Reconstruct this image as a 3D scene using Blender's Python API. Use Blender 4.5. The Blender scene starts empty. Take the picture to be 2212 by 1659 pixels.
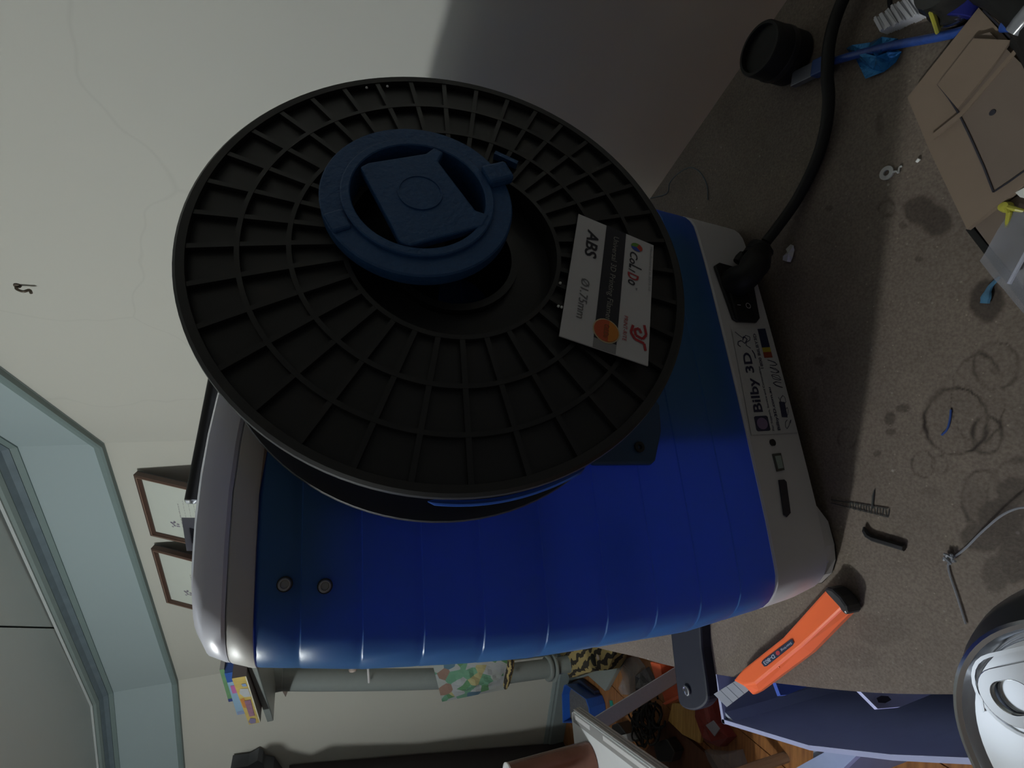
import bpy, math, random
import numpy as np
from mathutils import Vector, Matrix, noise
random.seed(4)
R = math.radians
sc = bpy.context.scene
col = sc.collection

# ------------------------------------------------------------------ camera, world, lamps, exposure
FPX, CX, CY, CAMH = 1080.0, 1106.0, 829.5, 0.2905
_nad = Vector((4000 - CX, -(855 - CY), -FPX)).normalized()
_Z = -_nad
_F = Vector((0, 0, -1)); _Y = (_F - _F.dot(_Z) * _Z).normalized(); _X = _Y.cross(_Z)
ROT = Matrix((_X, _Y, _Z))                      # camera axes -> world
CAMP = Vector((0, 0, CAMH))
cam = bpy.data.cameras.new('camera'); cam.sensor_fit = 'HORIZONTAL'; cam.sensor_width = 36
cam.lens = 36 * FPX / 2212; cam.clip_start = 0.005; cam.clip_end = 50
co = bpy.data.objects.new('camera', cam); col.objects.link(co)
co.matrix_world = Matrix.Translation(CAMP) @ ROT.to_4x4()
sc.camera = co

w = bpy.data.worlds.new('room_ambience'); sc.world = w; w.use_nodes = True
bg = w.node_tree.nodes['Background']; bg.inputs[0].default_value = (0.88, 0.94, 1.0, 1); bg.inputs[1].default_value = 0.06

def lamp(name, kind, loc, energy, color, size=0.02, target=None, size_y=None, spread=0):
    l = bpy.data.lights.new(name, kind); l.energy = energy; l.color = color
    if kind == 'POINT': l.shadow_soft_size = size
    else:
        l.shape = 'RECTANGLE'; l.size = size; l.size_y = size_y or size
    o = bpy.data.objects.new(name, l); o.location = loc; col.objects.link(o)
    if kind == 'AREA' and spread: l.spread = R(spread)
    if target is not None: o.rotation_euler = (Vector(target) - Vector(loc)).to_track_quat('-Z', 'Y').to_euler()
    return o
lamp('room_lamp', 'POINT', (-1.13, 0.34, 0.90), 27.0, (0.95, 0.98, 0.96), 0.022)
lamp('window_light', 'AREA', (-1.35, 0.0, 0.25), 1.3, (0.52, 0.50, 1.0), 0.40, (-0.40, 0.36, -0.40), 0.40, 45)
lamp('lid_reflection_light', 'AREA', (-0.48, 0.515, 0.93), 0.105, (0.80, 0.90, 1.0), 0.20, (-0.48, 0.515, 0), 0.15)  # added light without a fitting, for the bright reflection in the can lid
sc.view_settings.view_transform = 'Standard'; sc.view_settings.look = 'None'
sc.view_settings.gamma = 1.0; sc.view_settings.use_curve_mapping = False
sc.view_settings.exposure = 0.0

# ------------------------------------------------------------------ helpers
Z0 = -0.009                                                # desk top
def ray(x, y): return (ROT @ Vector((x - CX, -(y - CY), -FPX))).normalized()
def at(x, y, z=Z0): r = ray(x, y); return CAMP + r * ((z - CAMH) / r.z)
def on(x, y, p, n): r = ray(x, y); return CAMP + r * ((p - CAMP).dot(n) / r.dot(n))
def far(x, y, d): return CAMP + ray(x, y) * d
def px(P): return FPX / (P - CAMP).dot(ray(CX, CY))        # pixels per metre at P
V = Vector

MATS = {}
def mat(name, c, rough=0.6, metal=0.0, var=0.08, scale=60, bump=0.0, coat=0.0, spec=0.5, alpha=1.0, trans=0.0):
    if name in MATS: return MATS[name]
    m = bpy.data.materials.new(name); m.use_nodes = True; nt = m.node_tree; b = nt.nodes['Principled BSDF']
    b.inputs['Roughness'].default_value = rough; b.inputs['Metallic'].default_value = metal
    b.inputs['Coat Weight'].default_value = coat; b.inputs['Specular IOR Level'].default_value = spec
    b.inputs['Alpha'].default_value = alpha; b.inputs['Transmission Weight'].default_value = trans
    tc = nt.nodes.new('ShaderNodeTexCoord'); ns = nt.nodes.new('ShaderNodeTexNoise')
    ns.inputs['Scale'].default_value = scale; ns.inputs['Detail'].default_value = 5
    nt.links.new(tc.outputs['Object'], ns.inputs['Vector'])
    mx = nt.nodes.new('ShaderNodeMix'); mx.data_type = 'RGBA'
    mx.inputs[6].default_value = (*[v * (1 - var) for v in c], 1); mx.inputs[7].default_value = (*[min(1, v * (1 + var)) for v in c], 1)
    nt.links.new(ns.outputs['Fac'], mx.inputs[0]); nt.links.new(mx.outputs[2], b.inputs['Base Color'])
    if bump:
        bp = nt.nodes.new('ShaderNodeBump'); bp.inputs['Strength'].default_value = bump; bp.inputs['Distance'].default_value = 0.002
        nt.links.new(ns.outputs['Fac'], bp.inputs['Height']); nt.links.new(bp.outputs['Normal'], b.inputs['Normal'])
    MATS[name] = m
    return m
def s2l(*c): return tuple((v / 255 / 12.92) if v / 255 <= 0.04045 else ((v / 255 + 0.055) / 1.055) ** 2.4 for v in c)

def tag(o, label=None, cat=None, group=None, kind=None):
    if label: o['label'] = label
    if cat: o['category'] = cat
    if group: o['group'] = group
    if kind: o['kind'] = kind
    return o
def empty(name, loc, label=None, cat=None, group=None, kind=None):
    o = bpy.data.objects.new(name, None); o.location = loc; o.empty_display_size = 0.02; col.objects.link(o)
    return tag(o, label, cat, group, kind)
def origin(o):
    p = Vector((0, 0, 0))
    while o is not None: p = p + o.location; o = o.parent
    return p

class MB:
    def __init__(s): s.v = []; s.f = []; s.mi = []; s.cur = 0
    def add(s, vs, fs):
        n = len(s.v); s.v += [Vector(v) for v in vs]; s.f += [tuple(i + n for i in f) for f in fs]; s.mi += [s.cur] * len(fs); return s
    def box(s, c, ax, ay, az):      # centre and three half-axis vectors
        c, ax, ay, az = V(c), V(ax), V(ay), V(az)
        vs = [c + ax * i + ay * j + az * k for i in (-1, 1) for j in (-1, 1) for k in (-1, 1)]
        return s.add(vs, [(0, 1, 3, 2), (4, 6, 7, 5), (0, 4, 5, 1), (2, 3, 7, 6), (0, 2, 6, 4), (1, 5, 7, 3)])
    def abox(s, x0, y0, z0, x1, y1, z1): return s.box(((x0 + x1) / 2, (y0 + y1) / 2, (z0 + z1) / 2), ((x1 - x0) / 2, 0, 0), (0, (y1 - y0) / 2, 0), (0, 0, (z1 - z0) / 2))
    def prism(s, pts, d):           # polygon extruded along d
        pts = [V(p) for p in pts]; d = V(d); n = len(pts)
        return s.add(pts + [p + d for p in pts], [tuple(range(n))[::-1], tuple(range(n, 2 * n))] + [(i, (i + 1) % n, n + (i + 1) % n, n + i) for i in range(n)])
    def loft(s, loops, caps=(True, True), closed=True):
        n = len(loops[0]); vs = [V(p) for l in loops for p in l]; fs = []
        for k in range(len(loops) - 1):
            for i in range(n if closed else n - 1):
                j = (i + 1) % n; fs.append((k * n + i, k * n + j, (k + 1) * n + j, (k + 1) * n + i))
        if caps[0]: fs.append(tuple(range(n))[::-1])
        if caps[1]: fs.append(tuple(range((len(loops) - 1) * n, len(loops) * n)))
        return s.add(vs, fs)
    def tube(s, path, r, n=10, flat=1.0, caps=True):
        path = [V(p) for p in path]; m = len(path); rr = r if isinstance(r, (list, tuple)) else [r] * m
        up = V((0, 0, 1)); loops = []; prev = None
        for i, p in enumerate(path):
            d = (path[min(i + 1, m - 1)] - path[max(i - 1, 0)]).normalized()
            a = prev - prev.dot(d) * d if prev is not None else d.cross(up if abs(d.z) < 0.9 else V((1, 0, 0)))
            a.normalize(); b = d.cross(a); prev = a
            loops.append([p + (a * math.cos(t) + b * math.sin(t) * flat) * rr[i] for t in [2 * math.pi * k / n for k in range(n)]])
        return s.loft(loops, (caps, caps))
    def lathe(s, prof, c, ax=(0, 0, 1), n=32, a0=None):   # prof: (radius, height) pairs
        ax = V(ax).normalized(); c = V(c); a = (V(a0) if a0 else ax.orthogonal()).normalized(); b = ax.cross(a)
        loops = [[c + ax * h + (a * math.cos(t) + b * math.sin(t)) * max(r, 1e-5) for t in [2 * math.pi * k / n for k in range(n)]] for r, h in prof]
        return s.loft(loops, (False, False))
    def grid(s, fn, nu, nv):
        return s.add([fn(i / nu, j / nv) for i in range(nu + 1) for j in range(nv + 1)], [(i * (nv + 1) + j, (i + 1) * (nv + 1) + j, (i + 1) * (nv + 1) + j + 1, i * (nv + 1) + j + 1) for i in range(nu) for j in range(nv)])
    def build(s, name, m, parent=None, smooth=False, bevel=0, thick=0, loc=None, fix=True):
        base = origin(parent) if parent is not None else (V(loc) if loc is not None else V((0, 0, 0)))
        if parent is None and loc is None and s.v:
            xs = [v.x for v in s.v]; ys = [v.y for v in s.v]; zs = [v.z for v in s.v]
            base = V(((min(xs) + max(xs)) / 2, (min(ys) + max(ys)) / 2, min(zs)))
        me = bpy.data.meshes.new(name); me.from_pydata([tuple(v - base) for v in s.v], [], s.f)
        for mm in (m if isinstance(m, (list, tuple)) else [m]): me.materials.append(mm)
        me.polygons.foreach_set('material_index', s.mi)
        if fix:
            import bmesh
            b = bmesh.new(); b.from_mesh(me); bmesh.ops.recalc_face_normals(b, faces=b.faces); b.to_mesh(me); b.free()
        if smooth: me.polygons.foreach_set('use_smooth', [True] * len(me.polygons))
        me.update()
        o = bpy.data.objects.new(name, me); col.objects.link(o)
        if parent is not None: o.parent = parent
        else: o.location = base
        if thick: t = o.modifiers.new('thickness', 'SOLIDIFY'); t.thickness = thick; t.offset = 0
        if bevel:
            t = o.modifiers.new('edges', 'BEVEL'); t.width = bevel; t.segments = 2; t.limit_method = 'ANGLE'; t.angle_limit = R(40)
        if smooth and hasattr(me, 'set_sharp_from_angle'): me.set_sharp_from_angle(angle=R(38))
        return o

def interp(tab, z):
    if z <= tab[0][0]: return tab[0][1]
    for (a, b), (c, d) in zip(tab, tab[1:]):
        if z <= c: return b + (d - b) * (z - a) / (c - a)
    return tab[-1][1]
def smooth_path(pts, n=6):       # Catmull-Rom through the points
    P = [V(p) for p in pts]; P = [P[0] * 2 - P[1]] + P + [P[-1] * 2 - P[-2]]; out = []
    for i in range(1, len(P) - 2):
        for k in range(n):
            t = k / n; a, b, c, d = P[i - 1:i + 3]
            out.append(0.5 * ((2 * b) + (c - a) * t + (2 * a - 5 * b + 4 * c - d) * t * t + (3 * b - a - 3 * c + d) * t ** 3))
    return out + [P[-2]]

class Sheet:                      # a flat print area: s to the right, t upwards
    def __init__(s, bl, br, tr, tl, off=0.0002):
        s.c = [V(p) for p in (bl, br, tr, tl)]; s.n = (s.c[1] - s.c[0]).cross(s.c[3] - s.c[0]).normalized(); s.off = off
    def p(s, a, b, k=1):
        q = s.c[0] * (1 - a) * (1 - b) + s.c[1] * a * (1 - b) + s.c[2] * a * b + s.c[3] * (1 - a) * b
        return q + s.n * s.off * k
    def rect(s, mb, a0, b0, a1, b1, k=1): return mb.add([s.p(a0, b0, k), s.p(a1, b0, k), s.p(a1, b1, k), s.p(a0, b1, k)], [(0, 1, 2, 3)])
    def poly(s, mb, pts, k=1): return mb.add([s.p(a, b, k) for a, b in pts], [tuple(range(len(pts)))])
    def disc(s, mb, a, b, ra, rb, k=1, n=24): return s.poly(mb, [(a + ra * math.cos(2 * math.pi * i / n), b + rb * math.sin(2 * math.pi * i / n)) for i in range(n)], k)
    def line(s, mb, pts, wd, k=1):    # stroke of a given width (metres)
        P = [s.p(a, b, k) for a, b in pts]
        for p, q in zip(P, P[1:]):
            d = (q - p); sd = d.cross(s.n).normalized() * wd / 2
            mb.add([p - sd, q - sd, q + sd, p + sd], [(0, 1, 2, 3)])
        return mb
    def text(s, mb, body, a0, b0, a1, b1, k=2, shear=0.0, bold=0.0):
        cu = bpy.data.curves.new('t', 'FONT'); cu.body = body; cu.shear = shear; cu.offset = bold; cu.resolution_u = 3
        ob = bpy.data.objects.new('t', cu); me = bpy.data.meshes.new_from_object(ob)
        vs = [v.co.copy() for v in me.vertices]; fs = [tuple(p.vertices) for p in me.polygons]
        if vs:
            x0 = min(v.x for v in vs); x1 = max(v.x for v in vs); y0 = min(v.y for v in vs); y1 = max(v.y for v in vs)
            mb.add([s.p(a0 + (a1 - a0) * (v.x - x0) / (x1 - x0), b0 + (b1 - b0) * (v.y - y0) / (y1 - y0), k) for v in vs], fs)
        bpy.data.meshes.remove(me); bpy.data.objects.remove(ob); bpy.data.curves.remove(cu)
        return mb

# ------------------------------------------------------------------ materials
WALL = mat('wall_paint', (0.58, 0.585, 0.525), 0.75, var=0.03, scale=3, bump=0.05)
FRIEZE = mat('frieze_paint', (0.36, 0.45, 0.47), 0.7, var=0.03, scale=3)
RAILM = mat('rail_paint', (0.20, 0.27, 0.265), 0.5, var=0.05, scale=20)
CORN1 = mat('cornice_slate', (0.15, 0.20, 0.23), 0.4, var=0.25, scale=30)
CORN2 = mat('cornice_grey_green', (0.24, 0.30, 0.29), 0.45, var=0.1, scale=20)
CORN3 = mat('cornice_bead', (0.55, 0.60, 0.60), 0.5)
CEILM = mat('ceiling_paint', (0.74, 0.79, 0.78), 0.8, var=0.03, scale=2)
WHITE = mat('white_plastic', (0.72, 0.72, 0.74), 0.35, var=0.03)
PAPER = mat('white_paper', (0.75, 0.77, 0.74), 0.7, var=0.02)
GREYP = mat('grey_plastic', (0.40, 0.39, 0.385), 0.4, var=0.03)
BLACK = mat('black_plastic', (0.016, 0.016, 0.017), 0.38, var=0.1)
BLACKR = mat('black_rubber', (0.010, 0.010, 0.010), 0.55, spec=0.3)
INK = mat('black_ink', (0.02, 0.02, 0.03), 0.6)
STEEL = mat('steel', (0.6, 0.62, 0.65), 0.25, 1.0, var=0.05)
ALU = mat('brushed_aluminium', (0.45, 0.47, 0.52), 0.4, 1.0, var=0.08, scale=150)

# ------------------------------------------------------------------ the room
A1 = CAMP + 1.5 * (at(1700, 0, 0) - CAMP); A2 = CAMP + 1.5 * (at(1405, 428, 0) - CAMP)
A1.z = A2.z = 0
tA = (A2 - A1).normalized(); nA = V((tA.y, -tA.x, 0)); nA = nA if nA.dot(CAMP - A1) > 0 else -nA
K1 = on(225, 957, A1, nA); RZ = K1.z
K2 = at(385, 1470, RZ); K3 = at(400, 1659, RZ)
tB = (K2 - K1).normalized(); nB = V((tB.y, -tB.x, 0)); nB = nB if nB.dot(CAMP - K1) > 0 else -nB
tC = (K3 - K2).normalized(); nC = V((tC.y, -tC.x, 0)); nC = nC if nC.dot(CAMP - K2) > 0 else -nC
RA0 = on(0, 790, A1, nA)
FLOORZ, CEILZ = -0.79, 0.985
def g(p, z): return V((p.x, p.y, z))
A_END = K1 - tA * 3.4; C_END = K2 + tC * 3.0
rail_slope = (RA0.z - K1.z) / (V((RA0.x, RA0.y, 0)) - V((K1.x, K1.y, 0))).length
def quad_wall(name, p, q, n, zt0, zt1, m):
    mb = MB(); b = -n * 0.08
    mb.add([g(p, FLOORZ - 0.02), g(q, FLOORZ - 0.02), g(q, zt1), g(p, zt0), g(p, FLOORZ - 0.02) + b, g(q, FLOORZ - 0.02) + b, g(q, zt1) + b, g(p, zt0) + b],
           [(0, 1, 2, 3), (7, 6, 5, 4), (0, 4, 5, 1), (1, 5, 6, 2), (2, 6, 7, 3), (3, 7, 4, 0)])
    return tag(mb.build(name, m), kind='structure')

# hairline cracks in the right wall's paint: noise-warped thin lines
def wall_a_mat():
    m = mat('wall_paint_cracked', (0.58, 0.585, 0.53), 0.75, var=0.03, scale=3.01, bump=0.05); nt = m.node_tree; b = nt.nodes['Principled BSDF']
    tc = nt.nodes.new('ShaderNodeTexCoord'); vo = nt.nodes.new('ShaderNodeTexVoronoi'); vo.feature = 'DISTANCE_TO_EDGE'; vo.inputs['Scale'].default_value = 1.7
    n2 = nt.nodes.new('ShaderNodeTexNoise'); n2.inputs['Scale'].default_value = 6
    ad = nt.nodes.new('ShaderNodeMix'); ad.data_type = 'VECTOR'; ad.inputs[0].default_value = 0.12
    nt.links.new(tc.outputs['Object'], n2.inputs['Vector']); nt.links.new(tc.outputs['Object'], ad.inputs[4]); nt.links.new(n2.outputs['Color'], ad.inputs[5]); nt.links.new(ad.outputs[1], vo.inputs['Vector'])
    cr = nt.nodes.new('ShaderNodeValToRGB'); cr.color_ramp.elements[0].position = 0.0; cr.color_ramp.elements[0].color = (0.94, 0.94, 0.94, 1); cr.color_ramp.elements[1].position = 0.0012
    nt.links.new(vo.outputs['Distance'], cr.inputs[0])
    old = b.inputs['Base Color'].links[0].from_socket
    mu = nt.nodes.new('ShaderNodeMix'); mu.data_type = 'RGBA'; mu.blend_type = 'MULTIPLY'; mu.inputs[0].default_value = 1
    nt.links.new(old, mu.inputs[6]); nt.links.new(cr.outputs[0], mu.inputs[7]); nt.links.new(mu.outputs[2], b.inputs['Base Color'])
    return m
WT = 1.0
quad_wall('wall_right', A_END, K1, nA, RZ + rail_slope * 3.4 + 0.4, RZ + 0.35, wall_a_mat())
quad_wall('wall_back', K1, K2, nB, RZ + 0.35, RZ + 0.35, WALL)
quad_wall('wall_left', K2, C_END, nC, RZ + 0.35, RZ + 0.35, WALL)

bisK1 = (nA + nB).normalized(); bisK1 = bisK1 / bisK1.dot(nB)
bisK2 = (nB + nC).normalized(); bisK2 = bisK2 / bisK2.dot(nB)
zc1, zc2, zc3 = 0.897, 0.928, 0.962
# corner heights: rail and cornice bottoms at the far right, corner 1, corner 2, far left
LA = (A_END - K1).length
cols_ = [(A_END, nA, RZ + rail_slope * LA, zc1 + rail_slope * LA * 0.6), (K1, bisK1, RZ, zc1), (K2, bisK2, RZ, zc2), (C_END, nC, RZ - 0.004, 0.985)]
def run(name, prof, which, m, i0, i1, kind='structure', cat=None, parent=None):
    mb = MB(); loops = []
    for k in (i0, i1):
        p, d, zr, zc = cols_[k]; base = zr if which == 'rail' else zc
        if which == 'band':
            loops.append([g(p, zr) + d * 0.0, g(p, zr) + d * 0.003, g(p, zc + 0.04) + d * 0.003, g(p, zc + 0.04)])
        else: loops.append([g(p, base + dz) + d * dp for dp, dz in prof])
    mb.loft(loops); o = mb.build(name, m, parent); return tag(o, kind=kind) if parent is None else o
rail_prof = [(0, 0), (0.012, 0.001), (0.014, 0.006), (0.012, 0.016), (0.004, 0.019), (0, 0.019)]
c1 = [(0, 0), (0.006, 0.0), (0.008, 0.012), (0, 0.014)]
c2 = [(0.0, 0.013), (0.009, 0.0125), (0.013, 0.024), (0.024, 0.031), (0, 0.034)]
c3 = [(0.0, 0.032), (0.026, 0.031), (0.034, 0.036), (0.034, 0.044), (0, 0.05)]
c4 = [(0.0, 0.046), (0.038, 0.044), (0.040, 0.049), (0, 0.056)]
for i, (i0, i1) in enumerate(((0, 1), (1, 2), (2, 3))):
    run('trim_%d' % (i + 1), rail_prof, 'rail', RAILM, i0, i1)
    run('trim_%d' % (i + 4), None, 'band', FRIEZE, i0, i1)
    e = empty('trim_%d' % (i + 7), (0, 0, 0), kind='structure')
    run('cornice_lip', c1, 'c', RAILM, i0, i1, parent=e)
    run('cornice_cove', c2, 'c', CORN1, i0, i1, parent=e)
    run('cornice_fillet', c3, 'c', CORN2, i0, i1, parent=e)
    run('cornice_bead', c4, 'c', CORN3, i0, i1, parent=e)
# ceiling: sheets with an open joint between them
J0, J1 = at(-30, 1356, 0.98), at(115, 1358, 0.98); jd = (J1 - J0).normalized(); jn = V((jd.y, -jd.x, 0))
cei = empty('ceiling', (0, 0, 0), kind='structure')
def cz(p): # the ceiling follows the cornice, a little higher to the left
    return 0.952 + 0.025 * max(-0.4, min(1.5, (p - g(K1, 0)).dot(tB) / 1.07))
def czv(p): return V((p.x, p.y, cz(p)))
for sgn in (-1, 1):
    mb = MB(); P = []
    for a, b in ((-3.2, 0.0022), (1.6, 0.0022), (1.6, 1.2), (0.5, 3), (-3.2, 3)) if False else ((-3.5, 0.0022), (2.0, 0.0022), (2.0, 3), (-3.5, 3)):
        q = J1 + jd * a + jn * b * sgn; P.append(V((q.x, q.y, 0)))
    # subdivide so the sheet stays gently sloped
    def fn(u, v, P=P):
        q = (P[0] * (1 - u) + P[1] * u) * (1 - v) + (P[3] * (1 - u) + P[2] * u) * v; return czv(q)
    mb.grid(fn, 8, 8); o = mb.build('ceiling_sheet', CEILM, cei); md = o.modifiers.new('t', 'SOLIDIFY'); md.thickness = 0.012; md.offset = 1
mb = MB(); mb.abox(-3.5, -3, 1.08, 3, 3.5, 1.1); mb.build('ceiling_backing', CORN1, cei)

# floor boards
def wood_mat(name, c1_, c2_, scale=14, rough=0.35):
    m = mat(name, c1_, rough, var=0.1, scale=scale); nt = m.node_tree; b = nt.nodes['Principled BSDF']
    tc = nt.nodes.new('ShaderNodeTexCoord'); mp = nt.nodes.new('ShaderNodeMapping'); mp.inputs['Scale'].default_value = (1, 12, 12)
    wv = nt.nodes.new('ShaderNodeTexNoise'); wv.inputs['Scale'].default_value = 9; wv.inputs['Detail'].default_value = 8
    nt.links.new(tc.outputs['Object'], mp.inputs['Vector']); nt.links.new(mp.outputs[0], wv.inputs['Vector'])
    cr = nt.nodes.new('ShaderNodeValToRGB'); cr.color_ramp.elements[0].color = (*c1_, 1); cr.color_ramp.elements[1].color = (*c2_, 1); cr.color_ramp.elements[0].position = 0.35; cr.color_ramp.elements[1].position = 0.65
    nt.links.new(wv.outputs['Fac'], cr.inputs[0]); nt.links.new(cr.outputs[0], b.inputs['Base Color'])
    return m
FLW = wood_mat('floor_wood', (0.20, 0.082, 0.032), (0.36, 0.16, 0.055))
fl = empty('floor', (0, 0, FLOORZ), kind='structure')
fm = None
for i in range(38):
    x0 = -3.2 + i * 0.125
    if fm is None:
        mb = MB(); mb.abox(0.0015, -2.0, FLOORZ - 0.02, 0.1235, 3.0, FLOORZ); o = mb.build('floor_board', FLW, fl); fm = o.data; o.location.x = x0
    else:
        o = bpy.data.objects.new('floor_board', fm); col.objects.link(o); o.parent = fl; o.location.x = x0
mb = MB(); mb.abox(-3.2, -2.0, FLOORZ - 0.04, 1.55, 3.0, FLOORZ - 0.021); mb.build('subfloor', CORN1, fl)
# skirting board along the left wall
mb = MB(); loops = []
for p, d in ((K2, bisK2), (C_END, nC)):
    loops.append([g(p, FLOORZ) + d * a + V((0, 0, b)) for a, b in ((0, 0), (0.016, 0), (0.016, 0.07), (0.012, 0.078), (0.012, 0.086), (0.006, 0.095), (0, 0.097))])
mb.loft(loops); tag(mb.build('baseboard_left', mat('skirting_paint', (0.24, 0.29, 0.29), 0.4)), kind='structure')

# ------------------------------------------------------------------ desk with its stains
back = [at(1700, 0) + (at(1700, 0) - at(1405, 428)) * 2.2, at(1700, 0), at(1405, 428), at(1405, 428) + (at(1405, 428) - at(1700, 0)) * 1.8]
frontpx = [(2212, 1500), (2070, 1500), (1900, 1497), (1750, 1484), (1600, 1465), (1455, 1440), (1380, 1420), (1310, 1404)]
front = [at(*p) for p in frontpx]; front = [front[0] + V((0.12, -0.5, 0)) , front[0] + V((0.03, -0.12, 0))] + front + [front[-1] + (front[-1] - front[-3]).normalized() * 0.22]
def along(poly, t):
    L = [0]
    for a, b in zip(poly, poly[1:]): L.append(L[-1] + (b - a).length)
    s_ = t * L[-1]
    for k in range(len(poly) - 1):
        if s_ <= L[k + 1] or k == len(poly) - 2: return poly[k].lerp(poly[k + 1], min(1, (s_ - L[k]) / (L[k + 1] - L[k])))
frontS = smooth_path(front, 6)
stains_ring = [  # centre px, radii px, width px, depth
    (2062, 910, 72, 72, 7, .55), (1994, 1003, 25, 28, 4, .35), (2030, 1004, 18, 20, 4, .3), (2132, 940, 33, 40, 8, .5), (1829, 948, 20, 22, 3, .3),
    (2120, 1075, 45, 60, 9, .35), (2110, 860, 60, 95, 6, .4), (2150, 790, 50, 50, 6, .35), (1915, 450, 18, 16, 8, .3), (2210, 1080, 90, 90, 9, .3)]
stains_blob = [(1987, 455, 38, 32, .55), (2022, 478, 34, 32, .55), (2130, 650, 38, 45, .62), (1922, 905, 12, 16, .5), (1925, 933, 12, 8, .45), (1895, 980, 9, 7, .45), (1950, 882, 16, 9, .45),
    (2160, 1120, 55, 45, .55), (2120, 1160, 50, 32, .5), (2190, 1060, 40, 30, .45), (2195, 1200, 40, 60, .5), (2110, 1090, 36, 40, .2), (2150, 1240, 30, 40, .4), (1935, 1160, 14, 8, .3),
    (1985, 560, 9, 7, .4), (1950, 487, 9, 8, .4), (2150, 800, 10, 12, .3), (2010, 1062, 22, 12, .18), (1770, 780, 14, 10, .25), (1790, 700, 18, 10, .2), (1760, 860, 10, 22, .2), (1900, 270, 10, 26, .3), (2040, 260, 8, 60, .25),
    (1700, 1380, 40, 25, .1), (1900, 1360, 60, 35, .15), (1850, 1420, 50, 25, .12), (1660, 520, 5, 5, .4), (1720, 470, 6, 4, .3), (1790, 450, 9, 6, .35)]
NS, NT = 760, 460
SVAL = [0.30 * i / 40 for i in range(40)] + [0.30 + 0.50 * i / 680 for i in range(680)] + [0.80 + 0.20 * i / 40 for i in range(41)]
bs = np.array([along(back, v_) for v_ in SVAL]); fs_ = np.array([along(frontS, v_) for v_ in SVAL])
tt = np.linspace(0, 1, NT + 1)[None, :, None]
G = bs[:, None, :] * (1 - tt) + fs_[:, None, :] * tt
G[..., 2] = Z0
Rm = np.array(ROT); q = (G - np.array(CAMP)) @ Rm
dep = -q[..., 2]; ok = dep > 0.02
ux = np.where(ok, CX + FPX * q[..., 0] / np.maximum(dep, .02), -9999); uy = np.where(ok, CY - FPX * q[..., 1] / np.maximum(dep, .02), -9999)
# shapes of the marks were read off the photo and are laid out on the board itself (metres)
def mpos(x, y): p = at(x, y); return p.x, p.y
gx, gy = G[..., 0], G[..., 1]
wob = (np.sin(gx * 410 + 3 * np.sin(gy * 290)) + np.sin(gy * 520 + 2 * np.sin(gx * 330)) + np.sin((gx + gy) * 900)) / 3
stain = np.zeros(gx.shape)
for x, y, rx, ry, wd, dd in stains_ring:
    cx_, cy_ = mpos(x, y); e1 = np.array(mpos(x + rx, y)) - (cx_, cy_); e2 = np.array(mpos(x, y + ry)) - (cx_, cy_)
    M = np.linalg.inv(np.array([e1, e2]).T); a = M[0, 0] * (gx - cx_) + M[0, 1] * (gy - cy_); b = M[1, 0] * (gx - cx_) + M[1, 1] * (gy - cy_)
    r = np.sqrt(a * a + b * b) * (1 + 0.06 * wob); ang = np.arctan2(b, a)
    wr = 1.5 * wd / max(rx, ry) * (0.8 + 0.4 * np.sin(ang * 2.3 + x)); stain = np.maximum(stain, 1.7 * dd * np.exp(-((r - 1) / (0.5 * wr)) ** 2) * (0.75 + 0.25 * np.sin(ang * 3 + y)))
    stain = np.maximum(stain, np.where(r < 1, 0.06, 0))
for x, y, rx, ry, dd in stains_blob:
    cx_, cy_ = mpos(x, y); e1 = np.array(mpos(x + rx, y)) - (cx_, cy_); e2 = np.array(mpos(x, y + ry)) - (cx_, cy_)
    M = np.linalg.inv(np.array([e1, e2]).T); a = M[0, 0] * (gx - cx_) + M[0, 1] * (gy - cy_); b = M[1, 0] * (gx - cx_) + M[1, 1] * (gy - cy_)
    r = np.sqrt(a * a + b * b) + 0.10 * wob; stain = np.maximum(stain, dd * np.clip((1.12 - r) / 0.25, 0, 1))
desk = empty('workbench', (0.1, 0.1, FLOORZ), 'brown stained particle board workbench carrying the blue and white printer', 'desk')
db = origin(desk)
vs = (G.reshape(-1, 3) - np.array(db)); N1 = NT + 1
idx = np.arange((NS + 1) * N1).reshape(NS + 1, N1)
faces = np.stack([idx[:-1, :-1], idx[1:, :-1], idx[1:, 1:], idx[:-1, 1:]], -1).reshape(-1, 4)
rim = list(idx[:, 0]) + list(idx[-1, 1:]) + list(idx[::-1, -1][1:]) + list(idx[0, ::-1][1:-1])
low = vs[rim] - np.array([0, 0, 0.018]); nb = len(vs)
allv = np.concatenate([vs, low]); fl_ = faces.tolist(); m_ = len(rim)
for i in range(m_): j = (i + 1) % m_; fl_.append([int(rim[i]), nb + i, nb + j, int(rim[j])])
fl_.append([nb + i for i in range(m_)])
me = bpy.data.meshes.new('desktop'); me.from_pydata(allv.tolist(), [], fl_)
ca = me.color_attributes.new('stain', 'FLOAT_COLOR', 'POINT'); cd = np.zeros((len(allv), 4)); cd[:, 3] = 1
cd[:nb, 0] = cd[:nb, 1] = cd[:nb, 2] = np.clip(stain.reshape(-1), 0, 1); ca.data.foreach_set('color', cd.reshape(-1))
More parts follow.
